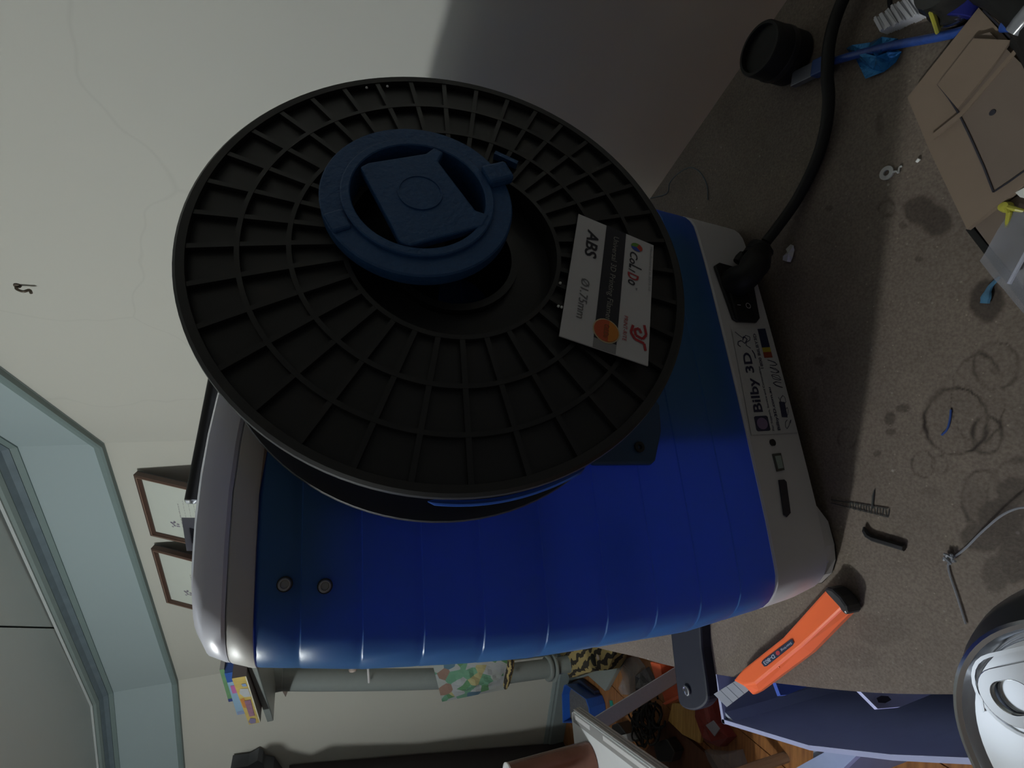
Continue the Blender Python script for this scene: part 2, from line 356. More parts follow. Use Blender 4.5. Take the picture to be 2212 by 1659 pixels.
def desk_mat():
    m = bpy.data.materials.new('particle_board'); m.use_nodes = True; nt = m.node_tree; b = nt.nodes['Principled BSDF']; b.inputs['Roughness'].default_value = 0.62; b.inputs['Specular IOR Level'].default_value = 0.3
    tc = nt.nodes.new('ShaderNodeTexCoord')
    def noi(s, d=4): n = nt.nodes.new('ShaderNodeTexNoise'); n.inputs['Scale'].default_value = s; n.inputs['Detail'].default_value = d; nt.links.new(tc.outputs['Object'], n.inputs['Vector']); return n
    def ramp(src, a, b_, ca_, cb): r = nt.nodes.new('ShaderNodeValToRGB'); r.color_ramp.elements[0].position = a; r.color_ramp.elements[1].position = b_; r.color_ramp.elements[0].color = (*ca_, 1); r.color_ramp.elements[1].color = (*cb, 1); nt.links.new(src, r.inputs[0]); return r
    def mul(a, b_, f=1.0, t='MULTIPLY'): x = nt.nodes.new('ShaderNodeMix'); x.data_type = 'RGBA'; x.blend_type = t; x.inputs[0].default_value = f; nt.links.new(a, x.inputs[6]); nt.links.new(b_, x.inputs[7]); return x
    n1 = noi(700, 3); n2 = noi(18, 5); vo = nt.nodes.new('ShaderNodeTexVoronoi'); vo.inputs['Scale'].default_value = 170; nt.links.new(tc.outputs['Object'], vo.inputs['Vector'])
    base = ramp(n1.outputs['Fac'], 0.3, 0.7, (0.115, 0.094, 0.077), (0.178, 0.149, 0.125))
    big = ramp(n2.outputs['Fac'], 0.3, 0.75, (0.84, 0.83, 0.82), (1.1, 1.08, 1.06))
    fl2 = ramp(vo.outputs['Distance'], 0.04, 0.10, (0.42, 0.38, 0.33), (0, 0, 0))
    vc = nt.nodes.new('ShaderNodeTexVoronoi'); vc.inputs['Scale'].default_value = 60; nt.links.new(tc.outputs['Object'], vc.inputs['Vector'])
    chips = ramp(vc.outputs['Distance'], 0.02, 0.06, (0.5, 0.5, 0.5), (0, 0, 0))
    x1 = mul(base.outputs[0], big.outputs[0]); x2 = mul(x1.outputs[2], fl2.outputs[0], 0.25, 'ADD')
    x2 = mul(x2.outputs[2], chips.outputs[0], 0.25, 'ADD')
    at_ = nt.nodes.new('ShaderNodeAttribute'); at_.attribute_name = 'stain'
    st = ramp(at_.outputs['Fac'], 0.0, 1.0, (1, 1, 1), (0.03, 0.0, 0.0))
    x3 = mul(x2.outputs[2], st.outputs[0]); nt.links.new(x3.outputs[2], b.inputs['Base Color'])
    bp = nt.nodes.new('ShaderNodeBump'); bp.inputs['Strength'].default_value = 0.25; bp.inputs['Distance'].default_value = 0.0006; nt.links.new(n1.outputs['Fac'], bp.inputs['Height']); nt.links.new(bp.outputs['Normal'], b.inputs['Normal'])
    return m
me.materials.append(desk_mat()); me.update()
o = bpy.data.objects.new('desktop', me); col.objects.link(o); o.parent = desk
LEGM = mat('desk_leg_wood', (0.15, 0.11, 0.08), 0.6)
for p in (along(back, 0.12).lerp(along(frontS, 0.12), 0.15), along(back, 0.12).lerp(along(frontS, 0.12), 0.85), along(back, 0.93).lerp(along(frontS, 0.93), 0.25), along(back, 0.80).lerp(along(frontS, 0.80), 0.75)):
    mb = MB(); mb.abox(p.x - 0.022, p.y - 0.022, FLOORZ, p.x + 0.022, p.y + 0.022, Z0 - 0.0178); mb.build('leg', LEGM, desk)

# ------------------------------------------------------------------ printer
P1 = at(1605, 495, 0); P2 = at(1806, 1250, 0)
tP = (P1 - P2).normalized(); nP = V((tP.y, -tP.x, 0)); nP = nP if nP.dot(CAMP - P2) > 0 else -nP
def PF(u, v, z): return P2 + tP * u + nP * v + V((0, 0, z))
UL = [(-0.009, -0.006), (0.0, -0.007), (0.02, -0.011), (0.047, -0.0137), (0.10, -0.0177), (0.164, -0.0163), (0.203, -0.015), (0.272, -0.007), (0.318, 0.0015), (0.327, 0.005), (0.334, 0.008), (0.341, 0.02)]
UR = [(-0.009, 0.256), (0.0, 0.257), (0.08, 0.266), (0.16, 0.268), (0.272, 0.258), (0.318, 0.250), (0.334, 0.244), (0.341, 0.232)]
DEP = -0.285
def ploop(z, dv=0.0, rad=0.026, inset=0.0, n=7):
    ul, ur = interp(UL, z) + inset, interp(UR, z) - inset; pts = []; um = (ul + ur) / 2; hw = (ur - ul) / 2
    v1 = 0.0 + dv - inset; v0 = DEP + inset
    def fv(u): return v1 + 0.0025 * (1 - ((u - um) / hw) ** 2)
    for cu, cv, a0 in ((ur - rad, v1 - rad, 0), (ul + rad, v1 - rad, 90), (ul + rad, v0 + rad, 180), (ur - rad, v0 + rad, 270)):
        for k in range(n + 1):
            a = R(a0 + 90 * k / n); pts.append((cu + rad * math.cos(a), cv + rad * math.sin(a)))
        if a0 == 0:
            for k in range(1, 9): u = (ur - rad) + (ul - ur + 2 * rad) * k / 9; pts.append((u, fv(u) - 0.0001))
    return [PF(u, v, z - (min(0.012, 1.3 * max(0, u - 0.055) ** 2) * min(1, (z - 0.305) / 0.012) if z > 0.305 else 0)) for u, v in pts]
def shift_rad(z):  # softer corners towards the top
    return 0.026
prn = empty('desktop_3d_printer', PF(0.12, -0.14, Z0), 'blue and white desktop printer standing on the workbench, seen from behind', '3d printer')
PBASE = mat('printer_base_grey', (0.58, 0.57, 0.58), 0.42, var=0.02)
PTOP = mat('printer_cover_white', (0.80, 0.82, 0.93), 0.30, var=0.02, coat=0.2)
PBAND = mat('printer_band_grey', (0.56, 0.55, 0.53), 0.42, var=0.02)
def panel_mat():
    m = bpy.data.materials.new('translucent_blue_panel'); m.use_nodes = True; nt = m.node_tree; b = nt.nodes['Principled BSDF']
    b.inputs['Base Color'].default_value = (0.085, 0.26, 0.52, 1); b.inputs['Roughness'].default_value = 0.34
    tr = nt.nodes.new('ShaderNodeBsdfTranslucent'); tr.inputs[0].default_value = (0.030, 0.060, 0.56, 1)
    mx = nt.nodes.new('ShaderNodeMixShader'); mx.inputs[0].default_value = 0.5
    tc = nt.nodes.new('ShaderNodeTexCoord'); ns = nt.nodes.new('ShaderNodeTexNoise'); ns.inputs['Scale'].default_value = 900; nt.links.new(tc.outputs['Object'], ns.inputs['Vector'])
    bp = nt.nodes.new('ShaderNodeBump'); bp.inputs['Strength'].default_value = 0.05; bp.inputs['Distance'].default_value = 0.0004; nt.links.new(ns.outputs['Fac'], bp.inputs['Height']); nt.links.new(bp.outputs['Normal'], b.inputs['Normal'])
    out = nt.nodes['Material Output']; nt.links.new(b.outputs[0], mx.inputs[1]); nt.links.new(tr.outputs[0], mx.inputs[2]); nt.links.new(mx.outputs[0], out.inputs[0]); return m
PANEL = panel_mat()
mb = MB(); mb.loft([ploop(0.0, -0.003, inset=0.002), ploop(0.002, 0), ploop(0.02), ploop(0.0435, 0.0), ploop(0.0445, -0.001)], (True, True)); base = mb.build('base', PBASE, prn, smooth=True)
zs = [0.0447]; steps = [0.072, 0.100, 0.128, 0.1575, 0.190, 0.2215, 0.249, 0.275, 0.2995]
prof = [(0.0447, -0.0012), (0.046, -0.0004)]
for k, zz in enumerate(steps): prof += [(zz - 0.0005, -0.0004), (zz, -0.0010), (zz + 0.0008, -0.0010), (zz + 0.0025, -0.0006), (zz + 0.005, -0.0004)]
prof += [(0.315, -0.0004), (0.3165, -0.0016)]
mb = MB(); mb.loft([ploop(z, dv) for z, dv in prof], (False, False)); panel = mb.build('back_panel', PANEL, prn, smooth=True)
mb = MB(); mb.loft([ploop(0.3167, 0.0), ploop(0.318, 0.0006), ploop(0.3255, 0.0006), ploop(0.3265, -0.0005)], (True, True)); mb.build('upper_band', PBAND, prn, smooth=True)
mb = MB(); mb.loft([ploop(0.3267, 0.0), ploop(0.328, 0.001), ploop(0.3345, 0.0005), ploop(0.339, -0.002), ploop(0.3415, -0.0075, inset=0.003), ploop(0.3425, -0.0075, inset=0.014)], (True, True)); mb.build('top_cover', PTOP, prn, smooth=True)
# frame members inside, with an added backlight, seen through the blue shell
INN = mat('inner_frame_dark', (0.02, 0.02, 0.03), 0.7)
for u0, v0, z0, u1, v1, z1 in ((0.018, -0.03, 0.277, 0.235, -0.012, 0.316), (0.085, -0.022, 0.05, 0.235, -0.010, 0.20), (0.06, -0.03, 0.2, 0.235, -0.014, 0.275), (0.012, -0.04, 0.172, 0.235, -0.03, 0.180), (0.012, -0.035, 0.135, 0.05, -0.03, 0.141)):
    mb = MB(); mb.box(PF((u0 + u1) / 2, (v0 + v1) / 2, (z0 + z1) / 2), tP * (u1 - u0) / 2, nP * (v1 - v0) / 2, V((0, 0, (z1 - z0) / 2))); mb.build('inner_frame', INN, prn)
# feet
mb = MB()
mb.prism([PF(0.046, 0.0005, 0.0), PF(0.034, 0.0008, Z0 + 0.0005), PF(0.018, -0.0005, Z0 + 0.0005), PF(-0.0005, -0.006, Z0 + 0.0005), PF(-0.0055, -0.02, Z0 + 0.0005), PF(-0.006, -0.03, 0.0)][:0] or [PF(0.0, -0.001, 0)] * 0 or [PF(0.046, -0.0008, 0.001), PF(0.033, -0.0008, -0.0072), PF(0.019, -0.0008, -0.0072), PF(0.019, -0.0008, 0.001)], nP * -0.06)
lp = [(0.0195, -0.0008), (0.010, -0.0028), (0.002, -0.008), (-0.004, -0.017), (-0.0055, -0.03), (-0.0055, -0.06), (0.0195, -0.06)]
mb.prism([PF(u, v, 0.001) for u, v in lp], V((0, 0, -0.0082))); mb.build('foot', PBASE, prn)
mb = MB(); mb.prism([PF(u, v, -0.0070) for u, v in ((0.031, -0.002), (0.019, -0.0015), (0.010, -0.0035), (0.002, -0.009), (-0.0045, -0.018), (-0.006, -0.03), (-0.006, -0.058), (0.031, -0.058))], V((0, 0, -0.002))); mb.build('rubber_foot', BLACKR, prn)
for u0, v0, u1, v1 in ((0.205, -0.06, 0.254, -0.012), (0.205, DEP + 0.01, 0.25, DEP + 0.05), (0.0, DEP + 0.01, 0.04, DEP + 0.05)):
    mb = MB(); mb.box(PF((u0 + u1) / 2, (v0 + v1) / 2, -0.0045), tP * (u1 - u0) / 2, nP * (v1 - v0) / 2, V((0, 0, 0.0045))); mb.build('rubber_foot', BLACKR, prn, bevel=0.003)
# power inlet with switch
def onF(x, y, off=0.0): return on(x, y, P2 + nP * off, nP)
def poly_plate(pts, depth, mb=None): mb = mb or MB(); return mb.prism(pts, nP * depth)
q0 = [onF(*p, 0.002) for p in ((1540, 576), (1580, 691), (1590, 697), (1630, 699), (1637, 690), (1620, 598), (1613, 588), (1550, 570))]
inlet = poly_plate(q0, 0.0022).build('power_inlet', BLACK, prn, bevel=0.0006)
cS = onF(1602, 662, 0.0044); mb = MB(); mb.box(cS, tP * 0.0105, nP * 0.0015, V((0, 0, 0.0082))); sw = mb.build('rocker_switch', BLACKR, inlet, bevel=0.001)
SW = Sheet(cS - tP * 0.0105 - V((0, 0, 0.0082)) + nP * 0.0016, cS + tP * 0.0105 - V((0, 0, 0.0082)) + nP * 0.0016, cS + tP * 0.0105 + V((0, 0, 0.0082)) + nP * 0.0016, cS - tP * 0.0105 + V((0, 0, 0.0082)) + nP * 0.0016)
mb = MB(); SW.line(mb, [(0.5 + 0.09 * math.cos(i * math.pi / 6), 0.25 + 0.12 * math.sin(i * math.pi / 6)) for i in range(13)], 0.0004); SW.line(mb, [(0.5, 0.65), (0.5, 0.83)], 0.0004); mb.build('switch_mark', WHITE, inlet)
# info sticker
ST = Sheet(onF(1723, 935, 0.0028), onF(1662, 706, 0.0028), onF(1580, 711, 0.0028), onF(1623, 940, 0.0028), 0.00012)
mb = MB(); ST.rect(mb, 0, 0, 1, 1, 1); stk = mb.build('sticker', mat('sticker_paper', (0.52, 0.52, 0.53), 0.5, var=0.01), prn, thick=0)
NAVY = mat('navy_ink', (0.03, 0.03, 0.07), 0.6); PURP = mat('purple_ink', (0.22, 0.16, 0.28), 0.6)
mb = MB()
ST.text(mb, 'Bilby 3D', 0.20, 0.60, 0.76, 0.86, 3, bold=0.02)
mb.build('lettering', NAVY, stk)
mb = MB(); ST.text(mb, 'For Support, Service and Consumables', 0.03, 0.49, 0.62, 0.545, 3, bold=0.01); ST.text(mb, 'Bilby3D.com.au', 0.03, 0.35, 0.42, 0.43, 3, bold=0.02); ST.text(mb, '1800 BILBY3D', 0.60, 0.42, 0.94, 0.49, 3, bold=0.01)
mb.build('small_print', NAVY, stk)
mb = MB(); ST.poly(mb, [(0.03 + 0.01, 0.58), (0.155, 0.58), (0.165, 0.61), (0.165, 0.85), (0.155, 0.88), (0.04, 0.88), (0.03, 0.85), (0.03, 0.61)], 2); mb.build('emblem', NAVY, stk)
mb = MB(); ST.disc(mb, 0.097, 0.73, 0.052, 0.115, 3); mb.build('emblem_disc', PURP, stk)
mb = MB()   # line-drawn animal and squiggles
ST.line(mb, [(0.80, 0.62), (0.83, 0.72), (0.86, 0.70), (0.88, 0.60), (0.91, 0.58), (0.93, 0.68), (0.90, 0.75), (0.94, 0.86), (0.97, 0.93)], 0.0005, 2)
ST.line(mb, [(0.82, 0.86), (0.84, 0.92), (0.87, 0.90), (0.88, 0.82), (0.85, 0.74), (0.89, 0.66), (0.92, 0.74), (0.88, 0.78)], 0.0007, 2)
ST.line(mb, [(0.78, 0.60), (0.74, 0.56), (0.70, 0.56)], 0.0009, 2)
for k in range(4):
    a = 0.44 + 0.07 * k; ST.line(mb, [(a + 0.03 * math.cos(t * 0.9 + k), 0.17 + 0.11 * math.sin(t * 1.3 + k)) for t in range(9)], 0.0004, 2)
for k in range(3):
    a = 0.08 + 0.11 * k; ST.line(mb, [(a + 0.04 * math.cos(t * 1.1 + k * 2), 0.16 + 0.08 * math.sin(t * 0.8 + k)) for t in range(8)], 0.0004, 2)
mb.build('line_drawing', NAVY, stk)
mb = MB(); ST.poly(mb, [(0.14, 0.14), (0.28, 0.12), (0.285, 0.25), (0.145, 0.27)], 2.5); mb.build('print_block', NAVY, stk)
for nm, a0, a1, c in (('navy_flag', 0.80, 0.985, (0.012, 0.02, 0.06)), ('yellow_flag', 0.755, 0.80, (0.45, 0.36, 0.03)), ('red_flag', 0.70, 0.755, (0.28, 0.05, 0.025))):
    mb = MB(); ST.poly(mb, [(a0, 0.13), (a1, 0.13), (a1, 0.34), (a0, 0.34)], 2); mb.build(nm, mat(nm, c, 0.6), stk)
# ports
mb = MB(); mb.lathe([(0.0022, -0.001), (0.0022, 0.0005), (0, 0.0005)], onF(1669, 956, 0.0026), nP, 20); mb.build('reset_hole', BLACK, prn)
pq = [onF(*p, 0.002) for p in ((1667, 981), (1677, 1019), (1692, 1016), (1684, 979))]
usb = poly_plate(pq, 0.0011).build('usb_port', mat('port_shell', (0.12, 0.13, 0.12), 0.35, 0.8), prn)
c0 = sum(pq, V((0, 0, 0))) / 4
mb = MB(); mb.prism([c0 + (p - c0) * 0.72 + nP * 0.0011 for p in pq], nP * 0.0003); mb.build('port_tongue', mat('port_tongue', (0.30, 0.36, 0.33), 0.5), usb)
poly_plate([onF(*p, 0.002) for p in ((1681, 1037), (1692, 1112), (1698, 1117), (1706, 1108), (1697, 1041), (1692, 1036))], 0.0008).build('card_slot', INK, prn)
# screws
for x, y in ((615, 1262), (702, 1266)):
    P = onF(x, y, 0.0015); mb = MB(); mb.lathe([(0.0026, -0.003), (0.0026, 0.0012), (0.0022, 0.0018), (0.0017, 0.0018), (0.0015, 0.0004), (0, 0.0004)], P, nP, 20)
    mb.build('screw', mat('screw_metal', (0.42, 0.40, 0.38), 0.4, 0.5), prn, smooth=True)
    mb = MB(); mb.lathe([(0.0031, -0.001), (0.0031, 0.0004), (0.0025, 0.0004)], P, nP, 20); mb.build('screw_washer', BLACK, prn)
# spool holder bracket on the panel
br = [onF(*p, 0.002) for p in ((1415, 880), (1419, 935), (1406, 998), (1398, 1006), (1275, 1007), (1230, 960), (1100, 800), (1300, 700))]
brk = poly_plate(br, 0.005).build('holder_bracket', mat('bracket_plastic', (0.030, 0.075, 0.16), 0.5), prn, bevel=0.0015)
mb = MB(); mb.lathe([(0.003, 0), (0.003, 0.0012), (0.0014, 0.0012), (0.001, 0)], onF(1380, 966, 0.0072), nP, 16); mb.build('bolt', BLACK, brk)
# black bar with bright end on top
b0 = on(458, 850, PF(0, -0.09, 0), nP); b1 = on(414, 1080, PF(0, -0.09, 0), nP); b0 = b0 + (b0 - b1) * 0.45
bar = MB().tube([b0, b1], 0.0036, 16).build('rear_bar', BLACK, prn, smooth=True)
mb = MB(); mb.lathe([(0.0, 0.0022), (0.0022, 0.002), (0.0034, 0.0006), (0.0034, -0.0015)], b1, (b1 - b0), 16); mb.build('end_cap', STEEL, bar, smooth=True)
for k in (0.1, 0.93):
    c = b0.lerp(b1, k); mb = MB(); mb.box(c - V((0, 0, (c.z - 0.338) / 2)), tP * 0.004, nP * 0.002, V((0, 0, (c.z - 0.338) / 2))); mb.build('bar_post', BLACK, prn)
# added lamp inside the printer, standing in for room light behind the panel
l = lamp('panel_backlight', 'POINT', PF(0.06, -0.16, 0.11), 0.10, (0.85, 0.9, 1.0), 0.05)

# ------------------------------------------------------------------ filament spool
nS = V((math.cos(-1.1523) * math.cos(0.1241), math.sin(-1.1523) * math.cos(0.1241), math.sin(0.1241)))
SC = V((0.05421, 0.19666, 0.24218)); aS = V((0, 0, 1)).cross(nS).normalized(); bS = nS.cross(aS)
def SP(x, y, h=0.0): return SC + aS * x + bS * y + nS * h            # metres in the spool's frame
def onS(x, y, off=0.0): return on(x, y, SC + nS * off, nS)
def dome(r): return 0.0035 * max(0, 1 - (r / 0.096) ** 2)
def SR(r, a, h): return SP(r * math.cos(a), r * math.sin(a), h + (dome(r) if r < 0.096 else 0))
spool = empty('filament_spool', SC - nS * 0.026 - V((0, 0, 0.1)), 'large black ribbed spool with a white printed label, mounted on the back of the printer', 'spool')
SPM = mat('spool_black', (0.0155, 0.016, 0.017), 0.45, var=0.15, scale=200)
def ring(mb, prof, n=96):
    mb.loft([[SR(r, 2 * math.pi * k / n, h) for k in range(n)] for r, h in prof], (False, False))
mb = MB(); ring(mb, [(0.026, -0.012), (0.026, -0.010), (0.0415, -0.010), (0.0416, -0.0015), (0.0615, -0.0015), (0.079, -0.0015), (0.0955, -0.0015)], 117)
ring(mb, [(0.0955, -0.0015), (0.0957, 0.0012), (0.0985, 0.0014), (0.0997, 0.0004), (0.1, -0.0012), (0.0996, -0.0034), (0.096, -0.004), (0.043, -0.012), (0.026, -0.012)], 117)
mb.build('front_flange', SPM, spool, smooth=True)
mb = MB()
for r in (0.0425, 0.0615, 0.079): ring(mb, [(r - 0.0009, -0.0015), (r - 0.0009, 0.001), (r + 0.0009, 0.001), (r + 0.0009, -0.0015)], 117)
RIBS = [-20.7 + 9.33 * k for k in range(13)] + [101, 111.5, 122, 133, 144, 155.2, 166.4, 178, 190, 202, 213.5, 223.7, 233.9, 244, 254, 264, 274, 284, 294, 303.5, 313, 322, 330.5]
for a in RIBS:
    a = R(a); da = V((math.cos(a), math.sin(a), 0)); wd = 0.0010
    rs = [0.043, 0.06, 0.078, 0.0956]; loops = []
    for r in rs:
        h = dome(r); loops.append([SP(da.x * r - da.y * s_ * wd, da.y * r + da.x * s_ * wd, h + z_) for s_, z_ in ((-1, -0.0015), (-1, 0.0009), (1, 0.0009), (1, -0.0015))])
    mb.loft(loops, (False, False))
mb.build('ribbing', SPM, spool)
mb = MB(); n_ = 96
mb.loft([[SP(r * math.cos(2 * math.pi * k / n_), r * math.sin(2 * math.pi * k / n_), -0.0522 + h) for k in range(n_)] for r, h in ((0.026, 0.004), (0.096, 0.004), (0.0995, 0.0034), (0.1, 0.002), (0.0997, 0.0), (0.096, -0.001), (0.026, -0.001))], (False, False)); mb.build('rear_flange', SPM, spool, smooth=True)
mb = MB(); mb.loft([[SP(r * math.cos(2 * math.pi * k / 48), r * math.sin(2 * math.pi * k / 48), h) for k in range(48)] for r, h in ((0.024, -0.05), (0.027, -0.05), (0.027, -0.003), (0.024, -0.003))], (False, False)); mb.build('core', SPM, spool, smooth=True)
FILB = mat('blue_filament', (0.02, 0.09, 0.42), 0.35)
mb = MB(); loops = []
for i in range(27):
    h = -0.0475 + 0.0425 * i / 26; r = 0.071 + (0.0007 if i % 2 else 0)
    loops.append([SP(r * math.cos(2 * math.pi * k / 64), r * math.sin(2 * math.pi * k / 64), h) for k in range(64)])
mb.loft(loops, (False, False)); tag(mb.build('wound_filament', FILB, spool, smooth=True), kind='stuff')
# loose blue strand at the rim
def sang(x, y): d = onS(x, y) - SC; return math.degrees(math.atan2(d.dot(bS), d.dot(aS)))
g0, g1 = sang(925, 1085), sang(1275, 1010)
if g1 < g0: g1 += 360
mb = MB(); mb.tube([SP(0.1002 * math.cos(R(g0 + (g1 - g0) * k / 24)), 0.1002 * math.sin(R(g0 + (g1 - g0) * k / 24)), -0.0045 - 0.0035 * math.sin(math.pi * k / 24)) for k in range(25)], [0.0002] + [0.0011] * 23 + [0.0002], 8); mb.build('loose_strand', FILB, spool, smooth=True)
# two bright specks on the rim
for x, y in ((792, 190), (837, 187)):
    mb = MB(); P = onS(x, y, 0.0036); mb.lathe([(0, 0.0006), (0.0005, 0.0004), (0.0006, 0)], P, nS, 8); mb.build('speck', mat('bright_speck', (0.9, 0.9, 0.9), 0.3), spool)
# label
LO = 0.0052
LB = Sheet(onS(1250, 462, LO), onS(1208, 725, LO), onS(1400, 790, LO), onS(1412, 530, LO), 0.00012)
LABP = mat('label_paper', (0.58, 0.58, 0.60), 0.45, var=0.01)
mb = MB(); mb.prism([LB.p(0, 0, 0), LB.p(1, 0, 0), LB.p(1, 1, 0), LB.p(0, 1, 0)], -nS * 0.0006); lab = mb.build('label', LABP, spool)
mb = MB(); LB.rect(mb, 0, 0.37, 0.93, 0.63, 1); mb.build('label_band', INK, lab)
mb = MB(); LB.rect(mb, 0.93, 0.37, 1, 0.63, 1); mb.build('label_foil', mat('label_grey', (0.25, 0.25, 0.26), 0.4), lab)
mb = MB(); LB.text(mb, 'ABS', 0.10, 0.14, 0.33, 0.29, 2, bold=0.02, shear=0.12); LB.text(mb, 'Co', 0.14, 0.70, 0.245, 0.80, 2, bold=0.01, shear=0.2); LB.text(mb, 'L', 0.25, 0.70, 0.285, 0.86, 2, bold=0.01, shear=0.2); LB.text(mb, 'I', 0.295, 0.70, 0.312, 0.78, 2, shear=0.2); LB.text(mb, 'o', 0.385, 0.70, 0.425, 0.79, 2, bold=0.01, shear=0.2); LB.text(mb, 'TM', 0.435, 0.80, 0.455, 0.82, 2)
mb.build('lettering', INK, lab)
mb = MB(); LB.text(mb, '\u00d81.75mm', 0.52, 0.15, 0.83, 0.25, 2, shear=0.1); mb.build('size_lettering', mat('grey_ink', (0.16, 0.16, 0.17), 0.6), lab)
mb = MB(); LB.text(mb, 'Universal 3D Printing Filament', 0.07, 0.455, 0.80, 0.545, 2); mb.build('band_lettering', mat('pale_ink', (0.30, 0.30, 0.27), 0.6), lab)
mb = MB(); LB.text(mb, 'Manufactured in 2015.10', 0.03, 0.955, 0.42, 0.985, 2); mb.build('tiny_lettering', mat('grey_ink2', (0.3, 0.3, 0.31), 0.6), lab)
REDI = mat('red_ink', (0.42, 0.03, 0.04), 0.5)
mb = MB(); LB.text(mb, 'D', 0.325, 0.69, 0.378, 0.83, 2, bold=0.02, shear=0.15)
LB.line(mb, [(0.71, 0.93), (0.78, 0.96), (0.82, 0.92), (0.81, 0.84), (0.77, 0.82), (0.75, 0.87), (0.78, 0.90)], 0.0011, 2); LB.line(mb, [(0.74, 0.80), (0.80, 0.78), (0.84, 0.83), (0.85, 0.94), (0.90, 0.96)], 0.0011, 2)
LB.text(mb, 'PRINT-RITE', 0.69, 0.69, 0.88, 0.735, 2); mb.build('red_lettering', REDI, lab)
for nm, a0, c in (('logo_red', 40, (0.5, 0.06, 0.03)), ('logo_green', 160, (0.12, 0.30, 0.04)), ('logo_blue', 280, (0.03, 0.08, 0.42))):
    mb = MB(); LB.poly(mb, [(0.085, 0.78)] + [(0.085 + 0.035 * math.cos(R(a0 + k * 15)), 0.78 + 0.075 * math.sin(R(a0 + k * 15))) for k in range(9)], 2); mb.build(nm, mat(nm, c, 0.5), lab)
mb = MB(); LB.disc(mb, 0.855, 0.50, 0.088, 0.155, 2); seal = mb.build('seal', mat('seal_rim', (0.62, 0.50, 0.30), 0.4), lab)
mb = MB(); LB.disc(mb, 0.855, 0.50, 0.080, 0.142, 3); mb.build('seal_face', mat('seal_red', (0.52, 0.09, 0.03), 0.4), lab)
mb = MB(); LB.poly(mb, [(0.855 + 0.078 * math.cos(R(a)), 0.50 + 0.138 * math.sin(R(a))) for a in range(10, 171, 10)], 4); mb.build('seal_gold', mat('seal_gold', (0.62, 0.22, 0.03), 0.4), lab)
mb = MB(); LB.text(mb, 'CoLiDo', 0.81, 0.47, 0.91, 0.53, 5); mb.build('seal_lettering', mat('seal_ink', (0.20, 0.10, 0.03), 0.5), lab)
# tiny white specks beside it
mb = MB()
for x, y in ((1210, 612), (1213, 664), (1206, 662)):
    P = onS(x, y, 0.004); mb.lathe([(0, 0.0008), (0.0005, 0.0005), (0.0006, 0)], P, nS, 6)
mb.build('dust', PAPER, spool)

# ------------------------------------------------------------------ blue retainer that clamps the spool
HB = mat('blue_printed_plastic', (0.018, 0.085, 0.23), 0.5, var=0.2, scale=500, bump=0.3)
hubc = (0.0143, 0.0136)
hub = empty('spool_retainer', SP(hubc[0], hubc[1], 0.004) , 'round blue plastic retainer wheel on the centre of the black spool', 'spool holder')
def HP(x, y, h): return SP(hubc[0] + x, hubc[1] + y, h)
def hring(prof, n=72, closed=False):
    mb = MB(); pr = prof + [prof[0]]; mb.loft([[HP(r * math.cos(2 * math.pi * k / n), r * math.sin(2 * math.pi * k / n), h) for k in range(n)] for r, h in pr], (False, False)); return mb
hring([(0.0262, 0.006), (0.0262, 0.0125), (0.0360, 0.0125), (0.0366, 0.0118), (0.0366, 0.007), (0.0360, 0.006)]).build('outer_wheel', HB, hub, smooth=True)
hring([(0.0255, -0.008), (0.0255, 0.0138), (0.0259, 0.0142), (0.0285, 0.0142), (0.0290, 0.0138), (0.0290, 0.0120)]).build('grip_ring', HB, hub, smooth=True)
hc = HP(0, 0, 0)
def locS(p): d = p - hc; return (d.dot(aS), d.dot(bS))
sq = [locS(onS(660 + x / 4.424, 260 + y / 4.424, 0.0145)) for x, y in ((520, 440), (600, 400), (1150, 312), (1230, 255), (1320, 300), (1270, 390), (1625, 855), (1760, 900), (1700, 1005), (1000, 1195), (900, 1160), (800, 965))]
mb = MB(); mb.prism([HP(x, y, 0.0105) for x, y in sq], nS * 0.004)
ctr = locS(onS(660 + 1095 / 4.424, 260 + 690 / 4.424, 0.0145))
plate = mb.build('cross_plate', HB, hub, bevel=0.0008)
mb = MB(); mb.loft([[HP(ctr[0] + r * math.cos(2 * math.pi * k / 40), ctr[1] + r * math.sin(2 * math.pi * k / 40), h) for k in range(40)] for r, h in ((0.0085, 0.0144), (0.0085, 0.0150), (0.0078, 0.0150), (0.0078, 0.0147), (0.00001, 0.0147))], (False, False)); mb.build('centre_boss', HB, plate)
for ang, r0, r1, wd, h0, h1 in ((192 - 40, 0.0268, 0.0345, 0.0055, 0.0120, 0.0165), (-12 - 14, 0.0268, 0.037, 0.0050, 0.0120, 0.0195)):
    pass
for cxp, cyp, hh, wa, wb in ((1076, 368, 0.0165, 0.0055, 0.0045), (728, 474, 0.0138, 0.0035, 0.0045)):
    P = onS(cxp, cyp, hh); d = (P - HP(0, 0, hh)); d = d.normalized(); e = nS.cross(d); mb = MB(); mb.box(P - nS * (hh - 0.0118) / 2, d * wa, e * wb, nS * (hh - 0.0118) / 2); mb.build('grip_lug', HB, hub, bevel=0.0012)
P = onS(1095, 334, 0.006); d = (onS(1120, 346, 0.006) - onS(1068, 322, 0.006)).normalized(); mb = MB(); mb.box(P - nS * 0.003, d * 0.0055, nS.cross(d) * 0.0010, nS * 0.0016); mb.build('rear_lug', HB, hub)
mb = MB(); mb.loft([[HP(r * math.cos(2 * math.pi * k / 40) , r * math.sin(2 * math.pi * k / 40), h) for k in range(40)] for r, h in ((0.012, -0.062), (0.012, -0.012), (0.001, -0.012))], (False, False)); mb.build('axle', INK, hub, smooth=True)

